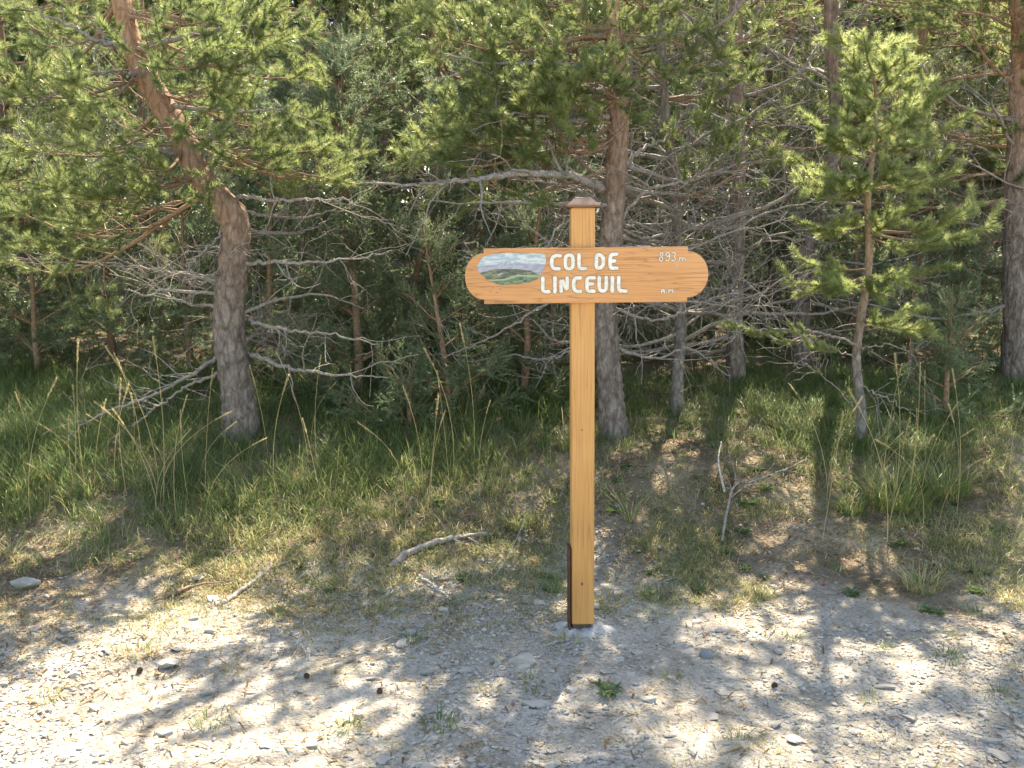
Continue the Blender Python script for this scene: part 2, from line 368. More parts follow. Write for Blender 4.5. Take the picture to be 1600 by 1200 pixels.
bmesh.ops.bevel(bm, geom=[e for e in bm.edges if abs(e.verts[0].co.y - BT) < 1e-6 and abs(e.verts[1].co.y - BT) < 1e-6], offset=0.004, segments=2, affect='EDGES', profile=0.6)
me = bpy.data.meshes.new('board'); bm.to_mesh(me); bm.free(); me.materials.append(OAK_X)
board = obj('board', me, sign, Matrix.Translation((BX, 0, BZ)))
# writing: stroke letters, painted white over dark rims, the grooves' shadow put in as colour
def zx(x, y):       # reading position on the photographed board -> metres on the board
    return ((x / 3.721 + 700) - 914.7) * KB, -((y / 3.721 + 280) - 427.2) * KB
def soften(P, closed, it=2):
    P = [np.array(p, float) for p in P]
    for _ in range(it):
        Q = []
        n = len(P)
        if not closed: Q.append(P[0])
        for a in range(n if closed else n - 1):
            p, q = P[a], P[(a + 1) % n]; d = np.linalg.norm(q - p); c = min(0.25, 0.006 / max(d, 1e-6))
            Q += [p + (q - p) * c, q + (p - q) * c]
        if not closed: Q.append(P[-1])
        P = Q
    return P
_lr = np.random.default_rng(3)
def letter(strokes, wpx, wp=True, mat=None):
    wr = wpx / 3.721 * KB / 2
    mb = MB(); gb = MB()
    for st in strokes:
        closed = st[0] == st[-1] and len(st) > 2
        P = [zx(*p) for p in (st[:-1] if closed else st)]
        P = soften(P, closed)
        if closed: P = P + [P[0], P[1]]
        P = np.array(P)
        # resample
        sl_ = np.concatenate([[0], np.cumsum(np.linalg.norm(np.diff(P, axis=0), axis=1))])
        n = max(4, int(sl_[-1] / 0.004)); tt = np.linspace(0, sl_[-1], n)
        P = np.stack([np.interp(tt, sl_, P[:, 0]), np.interp(tt, sl_, P[:, 1])], -1)
        for b_, rr, y, fl in ((mb, wr, BT - 0.0008, 0.30), (gb, wr + 0.0016, BT - 0.0002, 0.12)):
            d0 = (P[0] - P[1]); d0 = d0 / np.linalg.norm(d0); d1 = P[-1] - P[-2]; d1 = d1 / np.linalg.norm(d1)
            if closed: pp = P; rad = np.full(len(P), rr)
            else:
                pp = np.vstack([P[0] + d0 * rr * 0.95, P[0] + d0 * rr * 0.6, P, P[-1] + d1 * rr * 0.6, P[-1] + d1 * rr * 0.95])
                rad = np.concatenate([[rr * 0.35, rr * 0.8], np.full(len(P), rr), [rr * 0.8, rr * 0.35]])
            rad = rad * (1 + 0.10 * (_lr.random(len(rad)) - 0.5))
            p3 = np.stack([pp[:, 0], np.full(len(pp), y), pp[:, 1]], -1)
            k0 = b_.n; b_.tube(p3, rad, 8)
            b_.v[-1][:, 1] = y + (b_.v[-1][:, 1] - y) * fl
    o = mb.build('letter', mat or WHITE, board, smooth=True)
    if wp: gb.build('groove_shade', GROOVE_SHADE, o, smooth=True)
    return o
W1 = 23.5
for strokes in (
    [[(647, 434), (622, 430), (600, 447), (599, 492), (614, 508), (640, 508)]],
    [[(690, 430), (712, 430), (723, 444), (723, 496), (711, 508), (690, 508), (679, 496), (679, 444), (690, 430)]],
    [[(758, 430), (758, 508), (794, 508)]],
    [[(859, 430), (859, 508), (884, 506), (900, 488), (900, 450), (886, 432), (859, 430)]],
    [[(975, 428), (939, 430), (939, 508), (976, 508)], [(939, 468), (964, 467)]],
    [[(547, 562), (547, 640), (582, 640)]],
    [[(618, 562), (618, 640)]],
    [[(654, 640), (654, 562), (689, 636), (690, 562)]],
    [[(766, 562), (740, 562), (727, 578), (727, 624), (740, 640), (766, 640)]],
    [[(846, 562), (805, 562), (805, 640), (844, 640)], [(805, 599), (835, 598)]],
    [[(876, 562), (876, 624), (888, 640), (906, 640), (917, 626), (917, 562)]],
    [[(952, 562), (952, 640)]],
    [[(989, 562), (989, 640), (1030, 641)]]): letter(strokes, W1)
def circ(cx, cy, rx, ry, n=10): return [(cx + rx * math.cos(2 * math.pi * q / n), cy + ry * math.sin(2 * math.pi * q / n)) for q in range(n)] + [(cx + rx, cy)]
W2 = 6
letter([circ(1237, 431, 9, 11), circ(1235, 458, 11, 13)], W2)
letter([circ(1273, 432, 11, 12), [(1284, 436), (1284, 458), (1276, 470), (1263, 466)]], W2)
letter([[(1300, 424), (1309, 420), (1318, 428), (1318, 437), (1308, 444), (1319, 450), (1320, 462), (1310, 471), (1298, 466)]], W2)
letter([[(1343, 470), (1343, 450)], [(1343, 454), (1352, 450), (1358, 456), (1358, 470)], [(1358, 456), (1367, 450), (1376, 456), (1376, 470)]], W2 - 1)
letter([[(1327, 494), (1327, 501)]], W2)
letter([[(1240, 654), (1241, 638), (1248, 630), (1256, 638), (1257, 654)], [(1241, 645), (1256, 645)]], W2)
letter([[(1270, 652), (1270, 654)]], W2 - 1)
letter([[(1283, 654), (1284, 630), (1294, 644), (1304, 630), (1306, 654)]], W2)
# painted landscape panel
def z2(x, y): return ((x / 8.42 + 720) - 914.7) * KB, -((y / 8.42 + 370) - 427.2) * KB
POLY = np.array([(300, 225), (360, 204), (440, 190), (600, 183), (860, 187), (1098, 196), (1112, 260), (1108, 350), (1062, 428), (1040, 470), (990, 528), (880, 572), (720, 588), (560, 597), (470, 585), (390, 548), (320, 508), (235, 425), (205, 362), (260, 262)], float)
def inside(x, y):
    c = np.zeros(x.shape, bool); n = len(POLY)
    for a in range(n):
        x1, y1 = POLY[a]; x2, y2 = POLY[(a + 1) % n]
        cr = ((y1 > y) != (y2 > y)) & (x < (x2 - x1) * (y - y1) / (y2 - y1 + 1e-9) + x1); c ^= cr
    return c
def srgb(c): c = np.asarray(c, float) / 255; return np.where(c <= 0.04045, c / 12.92, ((c + 0.055) / 1.055) ** 2.4)
ux = np.linspace(200, 1116, 200); uy = np.linspace(180, 600, 100)
UX, UY = np.meshgrid(ux, uy, indexing='ij'); K_ = np.arange(UX.size).reshape(UX.shape)
def mixc(a, b, t): return a * (1 - t[..., None]) + b * t[..., None]
def C(*c): return srgb(c)[None, None, :] * np.ones(UX.shape + (3,))
nz = fbm(UX / 90, UY / 16, 4); nz2 = fbm(UX / 30 + 9, UY / 14, 4); nz3 = fbm(UX / 60 + 50 + UY / 40, UY / 22, 4)
colr = mixc(C(168, 192, 200), C(222, 226, 224), sstep(0.32, 0.6, nz))
colr = mixc(colr, C(150, 185, 196), sstep(0.52, 0.66, nz3) * 0.6)
ridge = np.interp(UX, [200, 300, 380, 450, 500, 560, 600, 632, 665, 700, 760, 800, 860, 950, 1030, 1110], [352, 345, 330, 332, 318, 308, 292, 274, 282, 300, 306, 318, 318, 322, 330, 326]) + (nz2 - 0.47) * 18
mt = sstep(-4, 4, UY - ridge)
lav = mixc(C(160, 164, 178), C(186, 186, 198), sstep(0.35, 0.6, nz3))
snow = sstep(0.53, 0.60, fbm(UX / 26 + UY / 30, UY / 60 + 3, 3)) * sstep(70, 10, UY - ridge) * sstep(430, 470, UX) * sstep(880, 830, UX)
lav = mixc(lav, C(228, 226, 226), snow)
colr = mixc(colr, lav, mt)
h1 = np.interp(UX, [200, 260, 390, 520, 650, 800, 900, 960, 1030, 1110], [446, 432, 396, 384, 388, 392, 408, 432, 470, 500]) + (nz2 - 0.47) * 12
hill = mixc(C(84, 100, 84), C(138, 142, 112), sstep(0.38, 0.6, nz3))
hill = mixc(hill, C(62, 74, 74), sstep(0.5, 0.62, fbm(UX / 70 + 4, UY / 26 + 8, 3)) * 0.8)
hill = mixc(hill, C(214, 218, 216), sstep(7, 3, np.abs(UY - (452 + (520 - UX) * 0.35 + (nz2 - 0.47) * 30))) * sstep(480, 490, UX) * sstep(545, 535, UX))
colr = mixc(colr, hill, sstep(-5, 5, UY - h1))
h2 = np.interp(UX, [200, 330, 440, 560, 650, 740, 860, 1000, 1110], [560, 522, 522, 516, 490, 464, 468, 476, 490]) + (nz2 - 0.47) * 10
fg = mixc(C(96, 124, 100), C(132, 152, 112), sstep(0.4, 0.6, nz3))
fg = mixc(C(176, 188, 140), fg, sstep(6, 38, UY - h2 + (nz - 0.47) * 30))
fg = mixc(fg, C(66, 92, 84), sstep(0.52, 0.62, fbm(UX / 60 + 14, UY / 20 + 28, 3)) * sstep(10, 40, UY - h2))
colr = mixc(colr, fg, sstep(-3, 5, UY - h2))
colr = colr * (0.88 + 0.24 * fbm(UX / 8, UY / 4, 2))[..., None]
ii, jj = np.meshgrid(np.arange(199), np.arange(99), indexing='ij')
keep = inside(UX[:-1, :-1] + 2 + (nz2[:-1, :-1] - 0.47) * 14, UY[:-1, :-1] + 2 + (nz[:-1, :-1] - 0.47) * 10)
Q = np.stack([K_[:-1, :-1], K_[:-1, 1:], K_[1:, 1:], K_[1:, :-1]], -1)[keep]
used = np.unique(Q); remap = -np.ones(UX.size, int); remap[used] = np.arange(len(used))
VX = ((UX / 8.42 + 720) - 914.7) * KB; VZ = -((UY / 8.42 + 370) - 427.2) * KB
V = np.stack([VX.ravel(), np.full(UX.size, BT - 0.0012) - 0.0004 * nz2.ravel(), VZ.ravel()], -1)[used]
mb = MB(); mb.add(V, remap[Q]); 
m, t, p = new_mat('painted_landscape'); a = N(t, 'ShaderNodeVertexColor', layer_name='paint'); t.links.new(a.outputs[0], p.inputs['Base Color']); p.inputs['Roughness'].default_value = 0.5
me = mb.mesh('painted_landscape', m, True)
ca = me.color_attributes.new('paint', 'FLOAT_COLOR', 'POINT')
ca.data.foreach_set('color', np.hstack([colr.reshape(-1, 3)[used] * 0.74, np.ones((len(used), 1))]).astype(np.float32).ravel())
tag(obj('painted_landscape', me, board), 'small painted picture of snowy mountain above green hills')
# screw holes, knots
def disc(name, x, y, z, r_, mat, parent, sx=1.0):
    mb = MB(); n = 9; a_ = np.linspace(0, 2 * np.pi, n, endpoint=False); rg = np.random.default_rng(int(abs(x * 9e3 + z * 7e3)))
    k_ = r_ * (0.8 + 0.4 * rg.random(n))
    v = np.vstack([np.stack([x + k_ * np.cos(a_) * sx, np.full(n, y), z + k_ * np.sin(a_)], -1), np.stack([x + 0.6 * k_ * np.cos(a_) * sx, np.full(n, y - 0.0012), z + 0.6 * k_ * np.sin(a_)], -1), [[x, y - 0.0006, z]]])
    q = [(c, (c + 1) % n, n + (c + 1) % n, n + c) for c in range(n)]; tr = [(n + c, n + (c + 1) % n, 2 * n) for c in range(n)]
    mb.add(v, q, tr); return mb.build(name, mat, parent)
for x, y in ((410, 632), (510, 650), (380, 680), (468, 694)):
    c = z2(x, y); disc('screw_hole', c[0], BT - 0.0008, c[1], 0.0022, PLUG, board)
for z, r_ in ((0.222, 0.0075), (0.875, 0.004)):
    disc('bolt_plug', -0.004, -0.0483, z, r_, PLUG, post, 0.75)
# rusty steel angle on the left, dark bracket below, concrete footing
bevel_box('steel_angle', -0.0605, -0.0525, -0.050, 0.03, -0.06, 0.375, 0.001, RUST, sign, 1)
bevel_box('steel_flange', -0.0522, -0.0478, -0.030, 0.03, -0.06, 0.37, 0.001, RUST, sign, 1)
bevel_box('steel_bracket', -0.044, 0.036, -0.036, 0.036, -0.08, 0.0405, 0.002, STEEL, sign, 1)
rg = np.random.default_rng(5)
mb = MB(); na, nr = 44, 9
rad = 0.145 * (0.62 + 0.6 * np.interp(np.linspace(0, 22, na), np.arange(23), rg.random(23))); rad[-1] = rad[0]
V = []
for q in range(nr):
    fr = q / (nr - 1)
    for a in range(na):
        an = 2 * math.pi * a / na; rr = rad[a] * fr * (1.0, 0.8)[0]
        x = rr * math.cos(an) * 1.05; y = rr * math.sin(an) * 0.85
        V.append((x, y, hz(PX + x, PY + y) - PZ + 0.022 * (1 - fr ** 3) - 0.012 * fr ** 4 + (rg.random() - 0.5) * 0.014))
mb.add(np.array(V), [(q * na + a, q * na + (a + 1) % na, (q + 1) * na + (a + 1) % na, (q + 1) * na + a) for q in range(nr - 1) for a in range(na)])
ft = mb.build('concrete_footing', CONCRETE, None, smooth=True); ft.location = (PX, PY, PZ)
tag(ft, 'rough pale concrete footing in the gravel under the signpost', 'footing')

# ------------------------------------------------------------------ branches (prototypes shared by many trees)
def needles(mb, p, d, L, n_per_m, nl, nw, rg, tint=0.5, mat=0, spread=(48, 82)):
    """a shoot: needles set all round the axis from p along d"""
    n = max(6, int(L * n_per_m)); s = rg.random(n) ** 0.85
    d = d / np.linalg.norm(d); u = np.cross(d, [0.3, 0.2, 1.0]); u /= np.linalg.norm(u); w_ = np.cross(d, u)
    a = rg.random(n) * 2 * np.pi; al = np.radians(spread[0] + (spread[1] - spread[0]) * rg.random(n)) * (1.0 - 0.55 * s * s)
    rd = np.cos(a)[:, None] * u + np.sin(a)[:, None] * w_
    nd = np.cos(al)[:, None] * d + np.sin(al)[:, None] * rd + np.array([0, 0, 0.12])
    nd /= np.linalg.norm(nd, axis=1)[:, None]
    b = p + d * (L * s)[:, None]; tip = b + nd * (nl * (0.7 + 0.5 * rg.random(n)))[:, None]
    sd = np.cross(nd, rg.normal(size=(n, 3))); sd /= np.linalg.norm(sd, axis=1)[:, None] + 1e-9; sd = sd * nw / 2
    V = np.stack([b - sd, b + sd, tip], 1).reshape(-1, 3)
    tt = np.clip(tint + 0.12 * (s - 0.5) + 0.12 * (rg.random(n) - 0.5), 0, 1)
    mb.add(V, None, np.arange(3 * n).reshape(-1, 3), mat, np.repeat(tt, 3))

def wander(p, d, L, n, rg, wob=0.18, up=0.0):
    P = [p]; d = d / np.linalg.norm(d)
    for q in range(n):
        d = d + rg.normal(size=3) * wob + np.array([0, 0, up]); d /= np.linalg.norm(d); P.append(P[-1] + d * L / n)
    return np.array(P), d
def rot_side(d, ang, flat, rg):
    d = d / np.linalg.norm(d); s = np.cross([0, 0, 1.0], d); s /= np.linalg.norm(s) + 1e-9; u = np.cross(d, s)
    v = s * math.cos(flat) + u * math.sin(flat)
    return d * math.cos(ang) + v * math.sin(ang)

def gen_branch(L, seed, kind, dens=1700, nl=0.042, nw=0.003, ymats=False):
    """kind: live | sparse | dead.  Runs along +X from the origin. Returns wood mesh, needle mesh or None"""
    rg = np.random.default_rng(seed); wd = MB(); nd = MB()
    P, d_ = wander(np.zeros(3), np.array([1.0, 0, 0]), L, 12, rg, 0.10 if kind != 'dead' else 0.16)
    P[:, 1:] -= np.outer(np.linspace(0, 1, 13), P[-1, 1:]); P *= np.array([L / max(P[-1, 0], 0.5 * L), 1, 1])
    P[:, 2] += (-0.10 if kind == 'live' else -0.05) * L * np.sin(np.linspace(0, np.pi, 13))
    r0 = 0.006 + 0.0085 * L
    wd.tube(P, np.linspace(r0, 0.0028, 13), 6)
    t = 0.16 if kind != 'dead' else 0.1
    side = 1
    while t < 0.99:
        q = t * 12; i0 = min(int(q), 11); base = P[i0] + (P[i0 + 1] - P[i0]) * (q - i0); ax = P[i0 + 1] - P[i0]
        sl_ = L * (0.16 + 0.34 * (1 - t)) * (0.6 + 0.7 * rg.random()) + 0.06
        sl_ = min(sl_, 0.75)
        fl = rg.normal() * 0.55 + (0.25 if kind == 'live' else 0)
        d2 = rot_side(ax, side * R(38 + 28 * rg.random()), fl if side > 0 else -fl, rg)
        wob = 0.13 if kind != 'dead' else 0.26
        P2, e2 = wander(base, d2, sl_, 6, rg, wob, 0.05 if kind != 'dead' else -0.01)
        rr = 0.0022 + 0.006 * sl_
        wd.tube(P2, np.linspace(rr, 0.0014, 7), 4, caps=False)
        alive = kind == 'live' and t > 0.3 or kind == 'sparse' and rg.random() < 0.45 and t > 0.45
        tn = 0.5 + 0.45 * (rg.random() - 0.5)
        if alive:
            dm = 1 if rg.random() < 0.03 else 0
            k0 = min(5, max(1, int(6 * (1 - 0.16 / sl_))))
            for k in range(k0, 6):
                s = P2[k + 1] - P2[k]; needles(nd, P2[k], s, np.linalg.norm(s), dens, nl, nw, rg, tn, dm)
            needles(nd, P2[-1], e2, 0.045, dens * 1.2, nl, nw, rg, min(1, tn + 0.15), dm)
        nt_ = int(sl_ / (0.085 if kind == 'dead' else 0.105))
        for k in range(nt_):
            s = (0.25 if kind == 'dead' else 0.42) + (0.7 if kind == 'dead' else 0.56) * (k + rg.random()) / max(nt_, 1); q2 = min(s, 0.98) * 6; i2 = min(int(q2), 5)
            b3 = P2[i2] + (P2[i2 + 1] - P2[i2]) * (q2 - i2)
            d3 = rot_side(P2[i2 + 1] - P2[i2], (1 if k % 2 else -1) * R(35 + 30 * rg.random()), rg.normal() * 0.8, rg)
            l3 = (0.10 + 0.19 * rg.random()) if kind == 'dead' else 0.055 + 0.07 * rg.random()
            P3, e3 = wander(b3, d3, l3, 3, rg, wob, 0.16 if kind != 'dead' else 0)
            wd.tube(P3, [0.002, 0.0017, 0.0014, 0.001], 3, caps=False)
            if alive and (s > 0.3 or kind == 'live'):
                needles(nd, P3[0] + (P3[1] - P3[0]) * 0.4, P3[-1] - P3[0], l3, dens, nl, nw, rg, min(1, max(0, tn + 0.15 * rg.normal())))
        t += (0.075 + 0.05 * rg.random()) / max(L, 0.5) * (1.0 if kind != 'dead' else 1.25)
        side = -side
    if kind != 'dead':
        s = P[-1] - P[-2]; needles(nd, P[-2], s, np.linalg.norm(s) + 0.04, dens, nl, nw, rg, 0.65)
        for k in range(3):
            d3 = rot_side(s, R(30), k * 2.1, rg); P3, e3 = wander(P[-1], d3, 0.12, 3, rg, 0.1, 0.1); wd.tube(P3, [0.002, 0.0017, 0.0014, 0.001], 3, caps=False)
            needles(nd, P3[0], P3[-1] - P3[0], 0.13, dens, nl, nw, rg, 0.7)
    nm = [YNEEDLE, DEADNEEDLE] if ymats else [NEEDLE, DEADNEEDLE]
    return dict(L=L, wood=wd.mesh('branch', TWIG if kind == 'dead' else LIMB, True), leaf=nd.mesh('needles', nm) if nd.n else None)

def gen_young(L, seed):
    """a young bough: the outer two thirds and a few side shoots are thick needle brushes"""
    rg = np.random.default_rng(seed); wd = MB(); nd = MB(); n = 8
    P, e = wander(np.zeros(3), np.array([1.0, 0, 0]), L, n, rg, 0.06); P[:, 1:] -= np.outer(np.linspace(0, 1, n + 1), P[-1, 1:]); P[:, 2] -= 0.08 * L * np.sin(np.linspace(0, np.pi, n + 1))
    wd.tube(P, np.linspace(0.004 + 0.006 * L, 0.0025, n + 1), 6)
    k0 = max(1, int(n * (1 - 0.30 / L))) if L > 0.32 else 1
    for k in range(k0, n): q = P[k + 1] - P[k]; needles(nd, P[k], q, np.linalg.norm(q), 1900, 0.045, 0.003, rg, 0.4 + 0.25 * k / n)
    needles(nd, P[-1], e, 0.03, 2300, 0.040, 0.003, rg, 0.75)
    for k in range(int(2 + L * 9)):
        f = (0.35 + 0.6 * rg.random()) * n; i_ = min(int(f), n - 1); b_ = P[i_] + (P[i_ + 1] - P[i_]) * (f - i_)
        d = rot_side(P[i_ + 1] - P[i_], (1 if k % 2 else -1) * R(30 + 22 * rg.random()), rg.normal() * 0.5, rg); l3 = min(0.07 + 0.09 * rg.random(), 0.4 * L)
        Q_, e3 = wander(b_, d, l3, 3, rg, 0.08, 0.10); wd.tube(Q_, [0.003, 0.0026, 0.0022, 0.002], 4, caps=False); tn = 0.5 + 0.3 * rg.normal() * 0.5
        for z in range(3): q = Q_[z + 1] - Q_[z]; needles(nd, Q_[z], q, np.linalg.norm(q), 1900, 0.045, 0.003, rg, np.clip(tn, 0, 1))
        needles(nd, Q_[-1], e3, 0.025, 2300, 0.040, 0.003, rg, min(1, tn + 0.2))
    return dict(L=L, wood=wd.mesh('branch', LIMB, True), leaf=nd.mesh('needles', [YNEEDLE]))
PROTO = {
    'live': [gen_branch(l, 100 + k, 'live') for k, l in enumerate((0.55, 0.6, 0.9, 0.95, 1.3, 1.35, 1.8))],
    'sparse': [gen_branch(l, 200 + k, 'sparse') for k, l in enumerate((0.7, 1.1, 1.6))],
    'dead': [gen_branch(l, 300 + k, 'dead') for k, l in enumerate((0.5, 0.8, 0.9, 1.2, 1.3, 1.8))],
    'young': [gen_young(l, 400 + k) for k, l in enumerate((0.2, 0.22, 0.32, 0.34, 0.45, 0.47, 0.62, 0.66))],
    'far': [gen_branch(l, 500 + k, 'live', 480, 0.06, 0.0065) for k, l in enumerate((0.9, 1.3, 1.7))],
}
def align(A, B, L, roll):
    A = Vector(A); B = Vector(B); d = B - A; s = d.length / L
    x = d.normalized(); y = Vector((0, 0, 1)).cross(x)
    if y.length < 1e-3: y = Vector((0, 1, 0))
    y.normalize(); z = x.cross(y); M = Matrix((x, y, z)).transposed().to_4x4()
    return Matrix.Translation(A) @ M @ Matrix.Rotation(roll, 4, 'X') @ Matrix.Scale(s, 4)
_pb = np.random.default_rng(77)
def put_branch(tree, kind, A, B, roll=None):
    A = np.asarray(A, float); B = np.asarray(B, float); L = np.linalg.norm(B - A)
    c = sorted(PROTO[kind], key=lambda p: abs(math.log(p['L'] / L)) + 0.15 * _pb.random())[0]
    M = Matrix.Translation(-tree.location) @ align(A, B, c['L'], _pb.normal() * 0.5 if roll is None else roll)
    b = obj('branch', c['wood'], tree, M)
    if c['leaf']: obj('needles', c['leaf'], b)
    return b
def smooth_path(pts, rad, n):
    pts = np.array(pts, float); s = np.concatenate([[0], np.cumsum(np.linalg.norm(np.diff(pts, axis=0), axis=1))]); t = np.linspace(0, s[-1], n)
    # Catmull-Rom on the arc length
    out = []
    for q in t:
        i_ = min(np.searchsorted(s, q, 'right') - 1, len(pts) - 2); u = (q - s[i_]) / (s[i_ + 1] - s[i_])
        p0 = pts[max(i_ - 1, 0)]; p1 = pts[i_]; p2 = pts[i_ + 1]; p3 = pts[min(i_ + 2, len(pts) - 1)]
        out.append(0.5 * (2 * p1 + (p2 - p0) * u + (2 * p0 - 5 * p1 + 4 * p2 - p3) * u * u + (3 * p1 - p0 - 3 * p2 + p3) * u ** 3))
    return np.array(out), np.interp(t, s, rad)
def trunk(tree, pts, rad, mat, n=60, sides=14, orange=0.5, seed=0, flare=True):
    P, r_ = smooth_path(pts, rad, n)
    if flare: r_ = r_ * (1 + 0.35 * np.exp(-(P[:, 2] - P[0, 2]) / 0.10))
    mb = MB(); mb.tube(P - np.array(tree.location), r_, sides, rough=0.2, seed=seed)
    up = np.clip((P[:, 2] - P[0, 2]) / max(P[-1, 2] - P[0, 2], 0.1), 0, 1)
    tint = np.clip(sstep(0.12, 0.55, up) * orange, 0, 1); mb.a[-1] = np.concatenate([np.repeat(tint, sides), [tint[0], tint[-1]]])
    mb.build('trunk', mat, tree, smooth=True)
    return P
def limb(tree, pts, r0, r1, mat=TWIG, twigs=6, seed=0, name='branch', tl=(0.15, 0.5)):
    """one long hand-placed dead limb with twigs"""
    rg = np.random.default_rng(seed); P, rr = smooth_path(pts, np.linspace(r0, r1, len(pts)), 8 * len(pts))
    P[1:-1] += rg.normal(size=(len(P) - 2, 3)) * 0.006
    mb = MB(); off = np.array(tree.location); mb.tube(P - off, rr, 7, rough=0.2, seed=seed)
    for k in range(twigs):
        i_ = int((0.18 + 0.8 * rg.random()) * (len(P) - 2)); L = (tl[0] + (tl[1] - tl[0]) * rg.random())
        d = rot_side(P[i_ + 1] - P[i_], (1 if rg.random() < 0.5 else -1) * R(25 + 45 * rg.random()), rg.normal() * 0.9, rg)
        P2, e = wander(P[i_], d, L, 6, rg, 0.2, 0.0); mb.tube(P2 - off, np.linspace(rr[i_] * 0.55, 0.0015, 7), 4, caps=False)
        for z_ in range(int(L / 0.13)):
            j_ = 1 + int(rg.random() * 5); P3, e = wander(P2[j_], rot_side(P2[j_ + 1] - P2[j_] if j_ < 6 else e, (1 if rg.random() < 0.5 else -1) * R(45), rg.normal(), rg), 0.06 + 0.18 * rg.random(), 3, rg, 0.25)
            mb.tube(P3 - off, [0.0022, 0.0018, 0.0015, 0.001], 3, caps=False)
    return mb.build(name, mat, tree, smooth=True)

# ------------------------------------------------------------------ hero trees
def G(px, py, Y, dz=-0.05):
    p = at(px, py, Y); p[2] = min(p[2], hz(p[0], p[1]) + dz); return p
def nearest(P, z): return P[np.argmin(np.abs(P[:, 2] - z))]
def crown(tree, P, z0, z1, n, Lmax, Lmin, seed, kind='live', droop=0.0, az=None):
    rg = np.random.default_rng(seed)
    for k in range(n):
        f = (k + rg.random()) / n; z = z0 + (z1 - z0) * f; A = nearest(P, z); a = rg.random() * 2 * np.pi if az is None else R(az[0] + (az[1] - az[0]) * rg.random())
        L = (Lmax + (Lmin - Lmax) * f) * (0.7 + 0.5 * rg.random())
        e = 0.05 + 0.7 * f * f + 0.2 * (rg.random() - 0.5) + droop
        put_branch(tree, kind, A, A + L * np.array([math.cos(a) * math.cos(e), math.sin(a) * math.cos(e), math.sin(e)]))

# left leaning pine
Y0 = 6.0; b = G(376, 700, Y0)
T1 = thing('pine_tree', b, 'crooked pine with thick grey trunk bending left, orange upper bark', 'tree')
pts = [b, at(374, 640, Y0), at(360, 540, 5.98), at(358, 480, 5.97), at(366, 400, 5.95), at(364, 340, 5.93), at(318, 285, 5.92), at(284, 215, 5.92), at(245, 150, 5.93), at(212, 85, 5.95), at(190, 0, 6.0), at(178, -90, 6.05), at(190, -220, 6.1), at(215, -420, 6.15), at(225, -560, 6.2)]
P1 = trunk(T1, pts, [0.112, 0.104, 0.095, 0.094, 0.092, 0.09, 0.08, 0.074, 0.07, 0.062, 0.058, 0.055, 0.045, 0.028, 0.012], BARK, 170, 22, 0.85, 1)
LV = [  # tips of the leafy boughs in view
    (60, 70, 5.6), (20, 150, 5.4), (120, 130, 5.3), (40, 235, 5.5), (130, 225, 5.2), (190, 255, 5.3), (95, 300, 5.6), (20, 330, 5.9), (150, 310, 5.5), (240, 300, 5.5),
    (30, 20, 6.3), (110, 20, 6.5), (40, 420, 6.4), (90, 380, 6.2), (330, 30, 5.5), (420, 20, 5.8), (480, 55, 5.9), (395, 95, 5.5), (465, 120, 6.2), (350, 120, 5.6), (450, 190, 5.7),
    (400, 230, 5.5), (500, 235, 5.9), (430, 265, 5.8), (520, 280, 6.1), (340, 215, 5.3), (300, 90, 5.2), (560, 245, 6.5), (330, 160, 6.6), (280, 60, 6.7), (200, 200, 6.8), (90, 90, 6.9)]
for (x, y, Y) in LV:
    B = at(x, y, Y); zz = B[2] + _pb.random() * 0.25 - 0.02; A = nearest(P1, max(zz, at(330, 300, 6)[2])); put_branch(T1, 'live', A, B)
crown(T1, P1, 3.3, 5.2, 9, 1.0, 0.45, 21)
for pl, r0, tw, sd in (
    ([(392, 554, 6.0), (450, 574, 5.9), (530, 586, 5.8), (606, 590, 5.75)], 0.017, 4, 1),
    ([(388, 500, 6.0), (440, 514, 5.85), (520, 523, 5.8), (592, 540, 5.7)], 0.013, 7, 2),
    ([(380, 410, 5.95), (440, 411, 5.8), (520, 408, 5.75), (600, 396, 5.8)], 0.014, 8, 3),
    ([(372, 306, 5.93), (430, 312, 5.75), (500, 311, 5.6), (560, 318, 5.5)], 0.014, 7, 4),
    ([(265, 165, 5.92), (320, 170, 5.7), (390, 173, 5.6), (455, 168, 5.5)], 0.016, 4, 5),
    ([(345, 555, 5.98), (290, 590, 5.8), (220, 625, 5.6), (150, 650, 5.5), (100, 690, 5.4)], 0.014, 9, 6),
    ([(350, 580, 5.98), (300, 600, 5.9), (240, 640, 5.8), (205, 665, 5.75)], 0.012, 9, 7),
    ([(356, 350, 5.95), (330, 380, 5.8), (300, 410, 5.7), (285, 440, 5.65)], 0.010, 4, 8),
    ([(350, 425, 5.95), (320, 432, 5.8), (285, 438, 5.75)], 0.014, 2, 9),
    ([(208, 72, 5.95), (160, 66, 5.8), (110, 40, 5.7), (40, 12, 5.6)], 0.02, 5, 10),
    ([(212, 70, 5.95), (175, 66, 5.85), (128, 66, 5.8)], 0.018, 2, 11),
    ([(230, 70, 5.95), (262, 62, 5.85), (330, 50, 5.8), (400, 40, 5.75), (480, 15, 5.8)], 0.02, 5, 12),
    ([(290, 250, 5.92), (240, 232, 5.7), (170, 228, 5.6), (80, 225, 5.5), (0, 226, 5.5)], 0.018, 8, 13),
    ([(240, 122, 5.93), (170, 112, 5.7), (100, 135, 5.6), (70, 160, 5.5)], 0.012, 5, 14),
    ([(365, 330, 5.95), (460, 340, 6.3), (540, 330, 6.5), (640, 360, 6.6)], 0.011, 9, 15),
    ([(352, 480, 5.98), (280, 470, 6.2), (200, 420, 6.4), (90, 415, 6.5)], 0.012, 9, 16),
    ([(352, 440, 5.98), (260, 425, 6.3), (150, 410, 6.5), (20, 415, 6.6)], 0.012, 9, 17)):
    limb(T1, [at(*q) for q in pl], r0, 0.003, TWIG, tw, 900 + sd)
